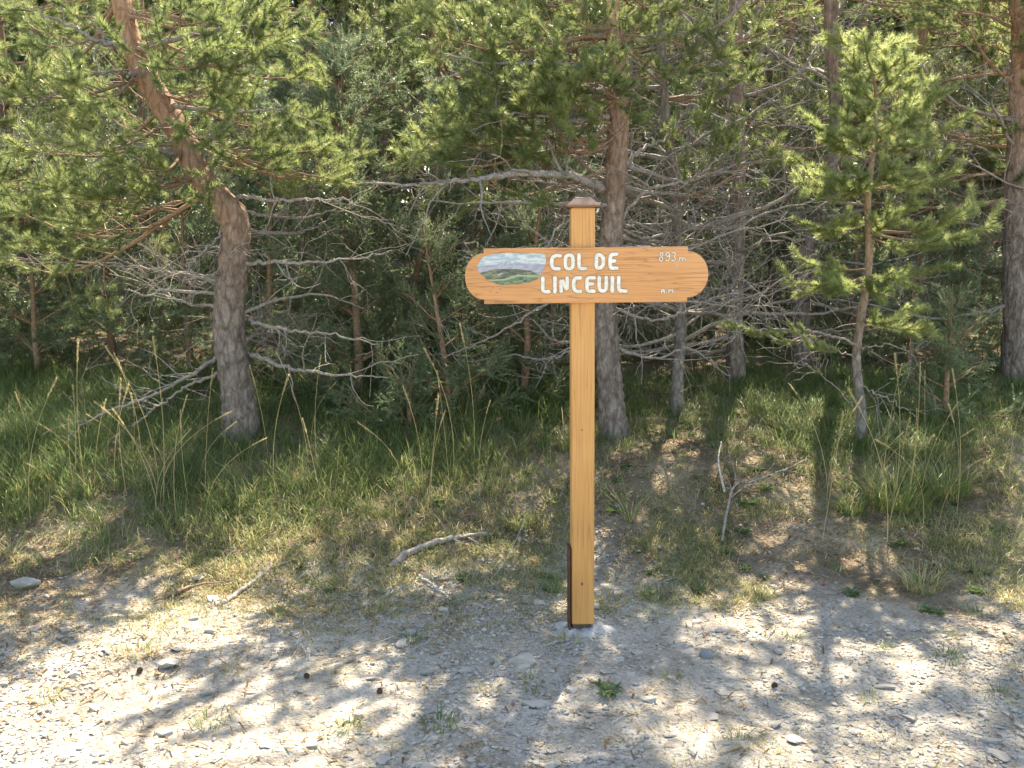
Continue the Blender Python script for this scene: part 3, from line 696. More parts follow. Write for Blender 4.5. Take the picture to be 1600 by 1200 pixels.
for k in range(10):
    rg = np.random.default_rng(950 + k); z = 0.8 + 1.2 * rg.random(); A = nearest(P1, z); a = R(20 + 150 * rg.random()); L = 0.7 + 0.6 * rg.random()
    put_branch(T1, 'dead', A, A + L * np.array([math.cos(a), math.sin(a), -0.1 + 0.25 * rg.random()]))

# central pine just behind the signpost
b = G(960, 705, 6.1)
T2 = thing('pine_tree', b, 'straight pine with scaly bark rising directly behind the signpost', 'tree')
pts = [b, at(958, 660, 6.1), at(950, 560, 6.1), at(946, 480, 6.1), at(954, 380, 6.1), at(962, 290, 6.1), at(966, 180, 6.1), at(962, 90, 6.1), at(955, 0, 6.1), at(950, -150, 6.12), at(955, -400, 6.15), at(960, -700, 6.2), at(960, -950, 6.2)]
P2_ = trunk(T2, pts, [0.095, 0.085, 0.078, 0.074, 0.072, 0.07, 0.062, 0.056, 0.052, 0.048, 0.04, 0.026, 0.01], BARK, 200, 18, 0.95, 2)
limb(T2, [at(*q) for q in ((940, 296, 6.05), (905, 278, 5.8), (850, 271, 5.6), (790, 273, 5.5), (730, 282, 5.4), (660, 288, 5.35), (580, 286, 5.3))], 0.030, 0.005, TWIG, 13, 31)
for pl, r0, tw, sd in (
    ([(955, 180, 6.1), (900, 190, 5.9), (850, 180, 5.7), (780, 178, 5.6)], 0.02, 6, 1),
    ([(950, 110, 6.1), (850, 98, 5.9), (760, 100, 5.8), (690, 82, 5.7)], 0.018, 6, 2),
    ([(968, 270, 6.1), (1000, 235, 6.2), (1040, 215, 6.3), (1075, 170, 6.4)], 0.016, 5, 3),
    ([(965, 350, 6.1), (1010, 300, 6.0), (1080, 280, 5.9), (1130, 240, 5.9)], 0.014, 8, 4),
    ([(940, 330, 6.1), (880, 350, 5.8), (850, 390, 5.7), (835, 400, 5.7)], 0.008, 5, 5),
    ([(955, 480, 6.1), (1030, 500, 6.0), (1100, 470, 5.95), (1180, 450, 5.9)], 0.012, 9, 6),
    ([(955, 540, 6.1), (1020, 560, 6.0), (1080, 545, 6.0), (1140, 590, 6.0)], 0.012, 8, 7),
    ([(940, 430, 6.1), (860, 470, 6.2), (780, 520, 6.2), (690, 560, 6.2)], 0.012, 9, 8),
    ([(940, 520, 6.1), (860, 560, 6.3), (790, 555, 6.4), (720, 570, 6.4)], 0.010, 9, 9)):
    limb(T2, [at(*q) for q in pl], r0, 0.003, TWIG, tw, 930 + sd)
for (x, y, Y) in [(870, 85, 5.6), (840, 140, 5.5), (890, 130, 5.45), (930, 120, 5.5), (960, 130, 5.55), (880, 185, 5.5), (820, 165, 5.7), (700, 60, 5.7), (650, 30, 5.8), (760, 130, 5.7), (720, 170, 5.7), (690, 200, 5.8), (740, 215, 5.8), (700, 250, 5.6), (640, 250, 5.6), (660, 215, 6.0), (800, 40, 6.0), (900, 30, 5.7),
                  (1010, 40, 5.8), (1080, 50, 5.9), (1060, 110, 6.0), (1120, 90, 6.0), (1000, 140, 5.9), (1050, 15, 6.4), (850, 10, 6.5), (770, 60, 6.5)]:
    B = at(x, y, Y); A = nearest(P2_, B[2] - 0.05 + 0.25 * _pb.random()); put_branch(T2, 'live', A, B)
crown(T2, P2_, 3.2, 6.3, 26, 1.25, 0.5, 22)
for k in range(16):
    rg = np.random.default_rng(970 + k); z = 0.9 + 1.7 * rg.random(); A = nearest(P2_, z); a = R(-40 + 260 * rg.random()); L = 0.7 + 0.7 * rg.random()
    put_branch(T2, 'dead', A, A + L * np.array([math.cos(a), math.sin(a), -0.1 + 0.35 * rg.random()]))

# slender grey pole pine
b = G(1060, 650, 6.6)
T3 = thing('pine_tree', b, 'slender wavy grey-stemmed pine with bare twiggy lower branches', 'tree')
P3_ = trunk(T3, [b, at(1058, 600, 6.6), at(1064, 500, 6.6), at(1054, 440, 6.6), at(1058, 360, 6.6), at(1054, 280, 6.6), at(1042, 200, 6.6), at(1036, 100, 6.6), at(1033, 0, 6.6), at(1040, -200, 6.6), at(1045, -500, 6.6)], [0.05, 0.042, 0.04, 0.038, 0.036, 0.033, 0.03, 0.027, 0.025, 0.018, 0.006], BARKG, 70, 10, 0.2, 3)
for k in range(30):
    rg = np.random.default_rng(1000 + k); z = 1.0 + 2.0 * rg.random(); A = nearest(P3_, z); a = R(360 * rg.random()); L = 0.6 + 0.8 * rg.random()
    put_branch(T3, 'dead', A, A + L * np.array([math.cos(a), math.sin(a), 0.1 + 0.5 * rg.random()]))
for (x, y, Y) in [(1140, 130, 6.4), (1100, 170, 6.3), (1170, 110, 6.6), (1010, 100, 6.5), (1090, 200, 6.2), (1180, 50, 6.5), (1120, 30, 6.3), (1200, 240, 6.3), (1140, 225, 6.2)]:
    B = at(x, y, Y); A = nearest(P3_, B[2] - 0.3 * _pb.random()); put_branch(T3, 'live', A, B)
crown(T3, P3_, 3.2, 5.0, 16, 0.9, 0.4, 23)

# darker trunk with sparse tufts, in the shade
b = G(1150, 610, 7.5)
T4 = thing('pine_tree', b, 'shaded straight pine trunk between the slender grey stem and the young pine', 'tree')
P4_ = trunk(T4, [b, at(1148, 500, 7.5), at(1152, 350, 7.5), at(1153, 200, 7.5), at(1150, 50, 7.5), at(1150, -300, 7.5), at(1150, -560, 7.5)], [0.075, 0.062, 0.058, 0.055, 0.05, 0.035, 0.01], BARK, 60, 12, 0.3, 4)
crown(T4, P4_, 0.8, 3.2, 26, 1.3, 1.0, 24, 'dead'); crown(T4, P4_, 2.4, 4.0, 8, 1.1, 0.9, 25, 'sparse'); crown(T4, P4_, 3.8, 6.0, 14, 1.1, 0.4, 26)

# leaning trunk behind the young pine
b = G(1250, 575, 8.2)
T5 = thing('pine_tree', b, 'curved leaning pine trunk partly hidden behind the young pine', 'tree')
P5_ = trunk(T5, [b, at(1252, 480, 8.2), at(1258, 400, 8.2), at(1285, 320, 8.2), at(1304, 240, 8.2), at(1306, 150, 8.2), at(1298, 50, 8.2), at(1300, -100, 8.2), at(1310, -430, 8.2), at(1318, -1000, 8.2)], [0.085, 0.074, 0.07, 0.066, 0.062, 0.06, 0.056, 0.052, 0.042, 0.01], BARK, 90, 12, 0.5, 5)
crown(T5, P5_, 1.0, 3.6, 26, 1.4, 1.1, 27, 'dead'); crown(T5, P5_, 3.5, 4.6, 6, 1.2, 0.9, 28); crown(T5, P5_, 6.5, 8.2, 24, 1.4, 0.5, 33)  # highest crown is out of view, raised to shade the track

# right edge pine
b = G(1592, 600, 7.6)
T6 = thing('pine_tree', b, 'stout pine with red-brown bark at the edge of the stony path', 'tree')
P6_ = trunk(T6, [b, at(1590, 500, 7.6), at(1588, 400, 7.6), at(1588, 280, 7.6), at(1592, 200, 7.6), at(1596, 100, 7.6), at(1596, 0, 7.6), at(1600, -250, 7.6), at(1605, -800, 7.6)], [0.125, 0.108, 0.1, 0.092, 0.085, 0.078, 0.07, 0.055, 0.012], BARK, 70, 14, 1.0, 6)
crown(T6, P6_, 1.2, 3.3, 18, 1.4, 1.2, 29, 'dead'); crown(T6, P6_, 2.9, 4.8, 12, 1.4, 1.3, 30); crown(T6, P6_, 4.8, 6.9, 30, 1.6, 0.5, 34)  # last crown is above the view, thickened for shade on the gravel
crown(T6, P6_, 1.9, 3.2, 8, 1.3, 1.1, 31, 'sparse', az=(150, 270))

# young pine
b = G(1342, 690, 6.0)
T7 = thing('young_pine', b, 'bright green young pine with bushy tip and two small cones', 'tree')
P7_ = trunk(T7, [b, at(1346, 640, 6.0), at(1338, 560, 6.0), at(1348, 480, 6.0), at(1358, 400, 6.0), at(1356, 310, 6.0), at(1366, 220, 6.0), at(1368, 140, 6.0), at(1352, 78, 6.0)], [0.034, 0.03, 0.027, 0.025, 0.023, 0.02, 0.016, 0.01, 0.004], BARKG, 60, 10, 0.9, 7)
for (sx, sy, ex_, ey, Y) in [
    (1367, 120, 1350, 58, 5.98), (1367, 130, 1318, 85, 5.9), (1367, 130, 1385, 80, 5.9), (1367, 145, 1415, 98, 5.95), (1367, 150, 1325, 140, 5.85), (1367, 150, 1425, 125, 6.0), (1367, 160, 1345, 120, 5.8),
    (1366, 200, 1305, 170, 5.8), (1366, 205, 1345, 165, 5.7), (1366, 210, 1430, 155, 5.8), (1366, 215, 1470, 145, 6.0), (1365, 225, 1265, 185, 5.9), (1365, 230, 1400, 190, 5.7), (1365, 230, 1500, 185, 5.9), (1365, 235, 1420, 215, 5.6), (1365, 235, 1330, 205, 5.65), (1362, 240, 1455, 200, 6.3), (1362, 240, 1310, 200, 6.3),
    (1358, 290, 1250, 285, 5.8), (1358, 285, 1300, 275, 5.6), (1358, 290, 1440, 270, 5.7), (1358, 295, 1490, 270, 5.9), (1358, 300, 1400, 255, 5.6), (1358, 300, 1340, 265, 5.6), (1358, 295, 1480, 235, 6.2), (1358, 290, 1240, 250, 6.2),
    (1358, 350, 1260, 350, 5.85), (1358, 345, 1310, 345, 5.7), (1358, 350, 1430, 320, 5.7), (1358, 360, 1520, 330, 5.9), (1358, 365, 1552, 355, 5.8), (1358, 370, 1470, 375, 5.6), (1358, 365, 1400, 335, 5.7), (1358, 360, 1530, 320, 6.2),
    (1356, 420, 1250, 405, 5.9), (1354, 430, 1230, 443, 5.7), (1354, 430, 1300, 440, 5.6), (1354, 430, 1410, 435, 5.7), (1354, 430, 1480, 415, 5.9), (1354, 440, 1380, 460, 5.7),
    (1348, 500, 1455, 515, 5.8), (1348, 500, 1400, 500, 5.7), (1346, 510, 1440, 480, 6.1)]:
    A = at(sx, sy, 6.0); put_branch(T7, 'young', A, at(ex_, ey, Y))
_y = np.random.default_rng(64)
for k in range(9):
    z = 2.05 + 0.95 * (k + _y.random()) / 9; A = nearest(P7_, z); a = _y.random() * 6.283; L = (0.42 - 0.26 * k / 9) * (0.7 + 0.5 * _y.random())
    put_branch(T7, 'young', A, A + L * np.array([math.cos(a), math.sin(a), 0.25 + 0.4 * _y.random()]))
limb(T7, [at(*q) for q in ((1338, 540, 6.0), (1290, 522, 5.8), (1230, 515, 5.6), (1150, 515, 5.45))], 0.010, 0.004, TWIG, 7, 61)
for ex_, ey in ((1140, 512), (1170, 520), (1205, 520), (1222, 535), (1262, 540), (1285, 545), (1240, 518)):
    B = at(ex_, ey, 5.5); put_branch(T7, 'young', B + np.array([0.13, 0.05, 0.0]), B)
for pl in ([(1342, 600, 6.0), (1380, 620, 5.9), (1430, 650, 5.8)], [(1336, 560, 6), (1290, 540, 5.9), (1240, 530, 5.9)], [(1342, 545, 6.0), (1390, 540, 5.9), (1440, 560, 5.9)], [(1346, 650, 6.0), (1300, 600, 6.1), (1250, 560, 6.1)]):
    limb(T7, [at(*q) for q in pl], 0.006, 0.002, TWIG, 6, int(pl[0][1]))
def cone_mesh():
    mb = MB(); rg = np.random.default_rng(9); n = 7
    mb.tube([(0, 0, q * 0.007) for q in range(7)], [0.006, 0.013, 0.016, 0.0155, 0.013, 0.009, 0.003], 9)
    for q in range(6):
        for a in range(8):
            an = a * 2 * math.pi / 8 + q * 0.4; rr = [0.015, 0.018, 0.0175, 0.0155, 0.012, 0.008][q]; z = 0.004 + q * 0.007
            c, s = math.cos(an), math.sin(an); t_ = np.array([-s, c, 0]); d_ = np.array([c, s, 0]); z_ = np.array([0, 0, 1.0])
            b_ = d_ * rr * 0.7 + z_ * z; mb.add(np.array([b_ - t_ * 0.004, b_ + t_ * 0.004, b_ + d_ * 0.008 + t_ * 0.003 + z_ * 0.005, b_ + d_ * 0.008 - t_ * 0.003 + z_ * 0.005, b_ + d_ * 0.005 + z_ * 0.009]), [(0, 1, 2, 3)], [(3, 2, 4)])
    return mb.mesh('pine_cone', CONE)
CONEM = cone_mesh()
for x, y in ((1332, 186), (1410, 231)):
    p = at(x, y, 5.72) - np.array(T7.location); obj('cone', CONEM, T7, Matrix.Translation(p) @ Matrix.Rotation(2.2, 4, 'Y'))

def near_what(px_):
    return ('beyond the crooked pine on its leaning side' if px_ < 260 else 'directly behind the crooked pine' if px_ < 480 else 'between the crooked pine and the signpost' if px_ < 780 else
            'behind the sign board and the straight pine' if px_ < 1000 else 'behind the slender grey stem' if px_ < 1180 else 'behind the young pine' if px_ < 1450 else 'behind the stout pine by the path')
# ------------------------------------------------------------------ junipers and understorey shrubs
def gen_juniper(H, seed, dens=900, nl=0.014, nw=0.0032):
    rg = np.random.default_rng(seed); wd = MB(); nd = MB()
    P, e = wander(np.zeros(3), np.array([1.0, 0, 0]), H, 8, rg, 0.1); wd.tube(P, np.linspace(0.008, 0.002, 9), 4, caps=False)
    for k in range(int(H / 0.045)):
        s = (0.12 + 0.88 * rg.random()) * 7.9; i_ = int(s); b_ = P[i_] + (P[i_ + 1] - P[i_]) * (s - i_)
        d2 = rot_side(P[i_ + 1] - P[i_], R(30 + 25 * rg.random()), rg.random() * 6.28, rg); L = (0.10 + 0.24 * rg.random()) * (1.1 - s / 12)
        Q_, e2 = wander(b_, d2, L, 4, rg, 0.15, 0.0); wd.tube(Q_, np.linspace(0.0025, 0.001, 5), 3, caps=False); tn = 0.5 + 0.5 * (rg.random() - 0.5)
        for z in range(1, 4): s_ = Q_[z + 1] - Q_[z]; needles(nd, Q_[z], s_, np.linalg.norm(s_), dens, nl, nw, rg, tn, 0, (50, 80))
        for z in range(int(L / 0.03)):
            j_ = 1 + int(rg.random() * 3); d3 = rot_side(Q_[j_ + 1] - Q_[j_], R(40), rg.random() * 6.28, rg); needles(nd, Q_[j_], d3, 0.05 + 0.06 * rg.random(), dens, nl, nw, rg, min(1, tn + 0.1), 0, (45, 80))
    return dict(L=H, wood=wd.mesh('branch', LIMB, True), leaf=nd.mesh('needles', JUNIPER))
PROTO['juniper'] = [gen_juniper(h, 600 + k) for k, h in enumerate((0.45, 0.5, 0.8, 0.85))]
PROTO['shrub'] = [gen_juniper(h, 620 + k, 330, 0.03, 0.006) for k, h in enumerate((0.8, 1.1))]
def juniper(base, H, W, n, label, kind='juniper', seed=0, group=None, name='juniper'):
    t_ = thing(name, base, label, 'shrub', group); rg = np.random.default_rng(seed); base = np.array(base)
    P, e = wander(base, np.array([0, 0, 1.0]), H * 0.92, 8, rg, 0.05); mb = MB(); mb.tube(P - base, np.linspace(0.02 + 0.006 * H, 0.004, 9), 6); mb.build('stem', LIMB, t_, True)
    for k in range(n):
        f = (k + rg.random()) / n; A = P[int(f * 7.99)]; a = rg.random() * 6.283; e = 0.35 + 0.8 * f + 0.3 * (rg.random() - 0.5); L = (W * (1 - 0.55 * f)) * (0.7 + 0.6 * rg.random())
        put_branch(t_, kind, A, A + L * np.array([math.cos(a) * math.cos(e), math.sin(a) * math.cos(e), math.sin(e)]), rg.random() * 6)
    return t_
def gpt(px, Y, dz=-0.04):
    x = at(px, 600, Y)[0]; return np.array([x, Y, hz(x, Y) + dz])
juniper(gpt(560, 7.0), 2.9, 0.85, 60, 'tall pale juniper with feathery foliage behind the crooked pine', seed=1)
juniper(gpt(700, 6.5), 1.45, 0.5, 26, 'small juniper bush with spiky sprays beside the board\'s painted end', seed=2)
juniper(gpt(815, 6.9), 2.1, 0.6, 34, 'upright dark juniper between the signpost cap and the arching dead limb', seed=3)
juniper(gpt(640, 6.2), 0.55, 0.45, 14, 'low juniper sprig spreading over the grass near the long bare branch', seed=4)
juniper(gpt(1480, 6.6), 1.0, 0.5, 18, 'short juniper bush growing behind the young pine', seed=5)
rg = np.random.default_rng(41)
for k, (px_, Y, H) in enumerate([(60, 7.6, 2.0), (180, 8.2, 2.6), (300, 7.9, 2.2), (430, 7.6, 2.3), (480, 8.6, 3.0), (640, 8.0, 2.6), (740, 8.6, 2.9), (860, 7.8, 2.2), (930, 9.0, 3.0), (1040, 8.4, 2.4), (1110, 9.2, 2.6), (1200, 9.0, 2.3), (1330, 8.6, 2.2), (1420, 8.0, 2.0), (1530, 9.0, 2.6), (1660, 8.6, 2.6), (-60, 8.0, 2.4), (0, 9.2, 2.8), (250, 9.6, 3.2), (600, 9.8, 3.4), (820, 10.2, 3.4), (1000, 10.4, 3.2), (1280, 10.4, 3.0), (1450, 10.2, 3.0), (380, 10.4, 3.4), (120, 10.6, 3.4)]):
    juniper(gpt(px_, Y), H, 0.95, 30, ('low ' if H < 2.45 else 'tall ') + 'dark evergreen shrub in the undergrowth ' + near_what(px_), 'shrub', 50 + k, 'undergrowth shrubs ' + near_what(px_), 'evergreen_shrub')

# ------------------------------------------------------------------ background pines
BGT = []
rg = np.random.default_rng(8)
for k, (px_, Y, H) in enumerate([(-150, 7.4, 4.0), (60, 9.3, 4.6), (230, 10.5, 5.2), (480, 9.6, 5.2), (690, 9.4, 5.4), (800, 11.0, 6.2), (900, 9.2, 5.6), (1090, 10.0, 5.8), (1210, 11.5, 5.6), (1400, 9.8, 4.6), (1500, 11.0, 5.4), (1700, 9.4, 5.4), (1790, 7.2, 5.2),
        (100, 13.0, 6.4), (330, 13, 6.5), (600, 13.2, 6.6), (730, 14.5, 7), (980, 13.4, 6.8), (1120, 14.4, 6.8), (1320, 13.2, 6.8), (1600, 13, 6.8), (-80, 12, 6.2)]):
    b = gpt(px_, Y)
    t_ = thing('pine_tree', b, ('background pine ' if Y < 11.6 else 'distant thin pine ') + 'deeper in the wood ' + near_what(px_), 'tree', 'pines deeper in the wood ' + near_what(px_))
    lean = rg.normal(size=2) * 0.03 * H
    P = trunk(t_, [b, b + [lean[0] * 0.2 + 0.05 * rg.normal(), lean[1] * 0.3, H * 0.3], b + [lean[0] * 0.6 + 0.06 * rg.normal(), lean[1] * 0.6, H * 0.65], b + [lean[0], lean[1], H]], [0.075, 0.06, 0.045, 0.01], BARK, 26, 9, 0.6, 60 + k)
    kk = 'live' if Y < 10 else 'far'
    crown(t_, P, b[2] + 0.6, b[2] + H * 0.42, 14 if Y < 12 else 6, 1.3, 1.2, 700 + k, 'dead')
    crown(t_, P, b[2] + H * 0.30, b[2] + H * 0.98, 38 if Y < 12 else 34, 1.6, 0.4, 800 + k, kk)

# far wood: one mass of foliage closing the view
def far_wood():
    rg = np.random.default_rng(99); mb = MB(); n = 210000
    x = rg.uniform(-15, 15, n); y = rg.uniform(15.5, 20, n); z = height(x, y) + rg.uniform(0, 1, n) ** 0.8 * (6.5 + 1.5 * vnoise(x * 0.6, y * 0.6))
    c = np.stack([x, y, z], -1); a = rg.normal(size=(n, 3)); a /= np.linalg.norm(a, axis=1)[:, None]; b_ = np.cross(a, rg.normal(size=(n, 3))); b_ /= np.linalg.norm(b_, axis=1)[:, None]
    L = rg.uniform(0.12, 0.30, n)[:, None]; V = np.stack([c - b_ * L * 0.22, c + b_ * L * 0.22, c + a * L], 1).reshape(-1, 3)
    mb.add(V, None, np.arange(3 * n).reshape(-1, 3), 0, np.repeat(rg.random(n), 3))
    for k in range(90):
        X = rg.uniform(-15, 15); Y = rg.uniform(15.5, 20); h0 = hz(X, Y); mb.tube([(X, Y, h0 - 0.1), (X + 0.1 * rg.normal(), Y, h0 + 3), (X + 0.2 * rg.normal(), Y, h0 + 6.5)], [0.10, 0.075, 0.03], 6, 1)
    tag(mb.build('far_wood', [NEEDLE, BARK]), 'far pine wood closing the view behind the trunks', 'wood', kind='stuff')
far_wood()

# ------------------------------------------------------------------ grass
def blades(mb, base, L, w_, az, lean, curl, tint, mat=0):
    n = len(base); s = np.array([0, 0.35, 0.7, 1.0]); d = np.stack([np.cos(az), np.sin(az), np.zeros(n)], -1); sd = np.stack([-np.sin(az), np.cos(az), np.zeros(n)], -1)
    V = np.zeros((n, 7, 3))
    for k, q in enumerate(s):
        hx = L * (lean * q + curl * q * q); vz = L * (q - 0.45 * (lean + curl) * q * q); c = base + d * hx[:, None]; c[:, 2] += vz
        ww = w_ * (1, 0.85, 0.55, 0)[k] / 2
        if k < 3: V[:, 2 * k] = c - sd * ww[:, None]; V[:, 2 * k + 1] = c + sd * ww[:, None]
        else: V[:, 6] = c
    o = np.arange(n)[:, None] * 7
    Q_ = np.concatenate([o + np.array([0, 1, 3, 2]), o + np.array([2, 3, 5, 4])]); T_ = o + np.array([4, 5, 6])
    mb.add(V.reshape(-1, 3), Q_, T_, mat, np.repeat(tint, 7))
def grass_field(name, label, n, xr, yr, dens_fn, Lf, seed, dry):
    rg = np.random.default_rng(seed); mb = MB()
    # clump centres, then blades
    nc = n // 14; x = rg.uniform(*xr, nc * 4); y = rg.uniform(*yr, nc * 4); k = rg.random(nc * 4) < dens_fn(x, y); x, y = x[k][:nc], y[k][:nc]
    m = 14; bx = np.repeat(x, m) + rg.normal(size=len(x) * m) * 0.028; by = np.repeat(y, m) + rg.normal(size=len(x) * m) * 0.028
    cl = np.repeat(rg.random(len(x)), m); n_ = len(bx)
    base = np.stack([bx, by, height(bx, by) - 0.008], -1)
    L = Lf(bx, by) * (0.45 + 0.8 * rg.random(n_)) * (0.7 + 0.6 * cl)
    tint = np.clip(dry(bx, by) + 0.35 * (cl - 0.5) + 0.25 * rg.normal(size=n_) * 0.6, 0, 1)
    blades(mb, base, L, 0.0022 + 0.003 * rg.random(n_), rg.random(n_) * 6.283, 0.15 + 0.45 * rg.random(n_), 0.15 + 0.7 * rg.random(n_) ** 1.5, tint)
    return tag(mb.build(name, GRASS), label, 'grass', kind='stuff')
def bank(x, y):
    e = edge(x) + (fbm(x * 1.7, y * 1.7) - 0.47) * 0.9
    return 0.08 * sstep(-0.7, -0.2, y - e) + 0.92 * sstep(-0.22, 0.22, y - e)
grass_field('grass', 'long green grass covering the bank beneath the pines', 120000, (-4.2, 4.2), (4.0, 7.8),
    lambda x, y: bank(x, y) * (0.35 + 0.65 * sstep(0.35, 0.55, fbm(x * 1.3 + 7, y * 1.3))) * np.where((x > 0.4) & (x < 1.7), 0.45, 1.0),
    lambda x, y: 0.07 + 0.15 * sstep(0.1, 1.0, y - edge(x)) * np.where(x < 0.5, 1, 0.45), 71,
    lambda x, y: 0.60 - 0.30 * sstep(0.0, 1.3, y - edge(x)))
grass_field('forest_grass', 'shaded grass on the forest floor among the trunks', 26000, (-8, 8), (7.6, 13.5), lambda x, y: np.full(x.shape, 0.7), lambda x, y: np.full(x.shape, 0.28), 72, lambda x, y: np.full(x.shape, 0.18))
grass_field('short_turf', 'thin short grass and weeds scattered over the gravel edge', 75000, (-3.1, 3.3), (2.6, 5.4),
    lambda x, y: (1 - bank(x, y)) * sstep(0.42, 0.60, fbm(x * 2.1 + 30, y * 2.1 + 4)) * (0.24 + 0.76 * sstep(3.2, 4.4, y)) * np.where(x > 0.4, 1.3, 0.8),
    lambda x, y: 0.022 + 0.03 * sstep(3.6, 4.8, y), 73, lambda x, y: 0.74 - 0.10 * sstep(3.6, 4.8, y))
def tuft_mesh(n, L, w_, seed, tint, spread=0.05, curl=0.7, stalks=0):
    rg = np.random.default_rng(seed); mb = MB(); r_ = spread * np.sqrt(rg.random(n)); a = rg.random(n) * 6.283
    base = np.stack([r_ * np.cos(a), r_ * np.sin(a), np.full(n, -0.01)], -1)
    blades(mb, base, L * (0.4 + 0.7 * rg.random(n)), w_ * (0.7 + 0.6 * rg.random(n)), a + rg.normal(size=n) * 0.6, 0.15 + 0.45 * rg.random(n), curl * rg.random(n), np.clip(tint + 0.2 * rg.normal(size=n), 0, 1))
    return mb.mesh('grass_tuft', GRASS)
def place_tuft(me, px_, py_, s, label, group=None, name='grass_tuft'):
    p = on_ground(px_, py_); o = obj(name, me); o.location = p; o.rotation_euler = (0, 0, _pb.random() * 6.28); o.scale = (s, s, s)
    return tag(o, label, 'grass', group)
place_tuft(tuft_mesh(420, 0.34, 0.0045, 1, 0.45, 0.17, 0.8), 1400, 790, 1.0, 'big shaggy yellow-green grass tussock at the foot of the young pine')
place_tuft(tuft_mesh(260, 0.28, 0.0045, 2, 0.5, 0.12, 0.9), 1480, 770, 1.0, 'smaller dry-tipped tussock leaning toward the stony path')
place_tuft(tuft_mesh(140, 0.2, 0.0055, 3, 0.4, 0.07, 0.7), 1330, 800, 1.0, 'green sedge clump beside the fallen forked branch')
place_tuft(tuft_mesh(22, 0.34, 0.006, 4, 0.6, 0.02, 0.5), 985, 815, 1.0, 'few long yellowish sedge blades just right of the post')
place_tuft(tuft_mesh(190, 0.13, 0.004, 5, 0.62, 0.06, 0.7), 808, 822, 1.0, 'pale rounded dry tuft on the bank lip left of the post')
place_tuft(tuft_mesh(200, 0.16, 0.004, 6, 0.72, 0.08, 0.8), 1440, 920, 1.0, 'straw-coloured tuft sprawling at the gravel edge below the tussock')
place_tuft(tuft_mesh(70, 0.12, 0.005, 7, 0.35, 0.03, 0.6), 862, 925, 1.0, 'fresh green tuft beside the rusty steel angle')
TM = [tuft_mesh(60, 0.07, 0.0032, 20 + q, (0.25, 0.45, 0.6, 0.75)[q], 0.045, 0.8) for q in range(4)]
for x, y in ((215, 1022), (540, 922), (545, 1138), (365, 1050), (1190, 935), (1360, 1095), (1010, 800), (1265, 860), (430, 960), (70, 1090), (690, 1135), (1480, 1030), (1050, 1060), (1310, 890), (640, 1000), (760, 1080), (880, 1010), (1240, 1000), (1530, 960), (1160, 1160), (330, 1130), (120, 930), (470, 870), (20, 960), (1080, 890), (1140, 950), (1020, 935), (960, 905), (1380, 1015), (610, 950), (830, 1075), (1560, 1085)):
    place_tuft(TM[int(_pb.random() * 4)], x, y, 0.7 + 0.6 * _pb.random(), 'small short grass tuft growing out of the gravel', 'small tufts scattered on the gravel')
# tall dry stalks with seed heads
def stalk_mesh(seed, L, bend):
    rg = np.random.default_rng(seed); mb = MB(); t_ = np.linspace(0, 1, 9); P = np.stack([L * bend * t_ ** 2, 0.02 * np.sin(t_ * 3), L * (t_ - 0.4 * bend * t_ ** 2)], -1)
    mb.tube(P, np.linspace(0.0019, 0.0012, 9), 4, tint=0.95); d = P[-1] - P[-2]; d /= np.linalg.norm(d)
    for k in range(26):
        f = k / 26; b_ = P[-2] + d * 0.11 * f; needles(mb, b_, d, 0.01, 300, 0.016, 0.004, rg, 0.97, 0, (15, 40))
    return mb.mesh('seed_stalk', GRASS)
SM = [stalk_mesh(q, l, b_) for q, (l, b_) in enumerate(((0.6, 0.15), (0.75, 0.25), (0.85, 0.1), (0.55, 0.45), (0.7, 0.6)))]
rg = np.random.default_rng(55)
for k in range(58):
    if k < 24: x, y = rg.uniform(10, 330), rg.uniform(700, 830)
    elif k < 38: x, y = rg.uniform(400, 860), rg.uniform(700, 800)
    else: x, y = rg.normal(1420, 75), rg.uniform(740, 850)
    p = on_ground(x, y); o = obj('seed_stalk', SM[int(rg.random() * 5)]); o.location = p; o.rotation_euler = (0, 0, rg.random() * 6.28); s = 0.7 + 0.45 * rg.random(); o.scale = (s, s, s)
    where = ('thin dry straw-coloured stalk rising from grass beside the crooked pine', 'dry stalks by the crooked pine') if k < 24 else (('thin dry straw-coloured stalk rising from grass left of the post', 'dry stalks left of the post') if k < 38 else ('thin dry straw-coloured stalk rising from the tussocks by the young pine', 'dry stalks by the young pine'))
    tag(o, where[0], 'grass stalk', where[1])
# broad-leaved weeds
def weed_mesh(seed, n, L, mat):
    rg = np.random.default_rng(seed); mb = MB()
    for k in range(n):
        a = k * 2.4 + rg.random() * 0.4; e = 0.25 + 0.6 * rg.random(); l_ = L * (0.6 + 0.6 * rg.random()); wd_ = l_ * 0.32; d = np.array([math.cos(a), math.sin(a), 0]); s = np.array([-d[1], d[0], 0]); u = np.array([0, 0, 1.0])
        c = [d * l_ * q + u * (l_ * (math.sin(e) * q - 0.35 * q * q)) for q in (0, 0.3, 0.65, 1)]; w4 = [0.15, 0.9, 0.8, 0]
        V = []
        for q in range(3): V += [c[q] - s * wd_ / 2 * w4[q] + u * 0.006 * w4[q], c[q], c[q] + s * wd_ / 2 * w4[q] + u * 0.006 * w4[q]]
        V.append(c[3]); mb.add(np.array(V), [(0, 1, 4, 3), (1, 2, 5, 4), (3, 4, 7, 6), (4, 5, 8, 7)], [(6, 7, 9), (7, 8, 9)], 0, rg.random())
    return mb.mesh('weed', mat)
WM = [weed_mesh(q, 10 + q * 4, 0.035 + 0.006 * q, WEED) for q in range(3)]
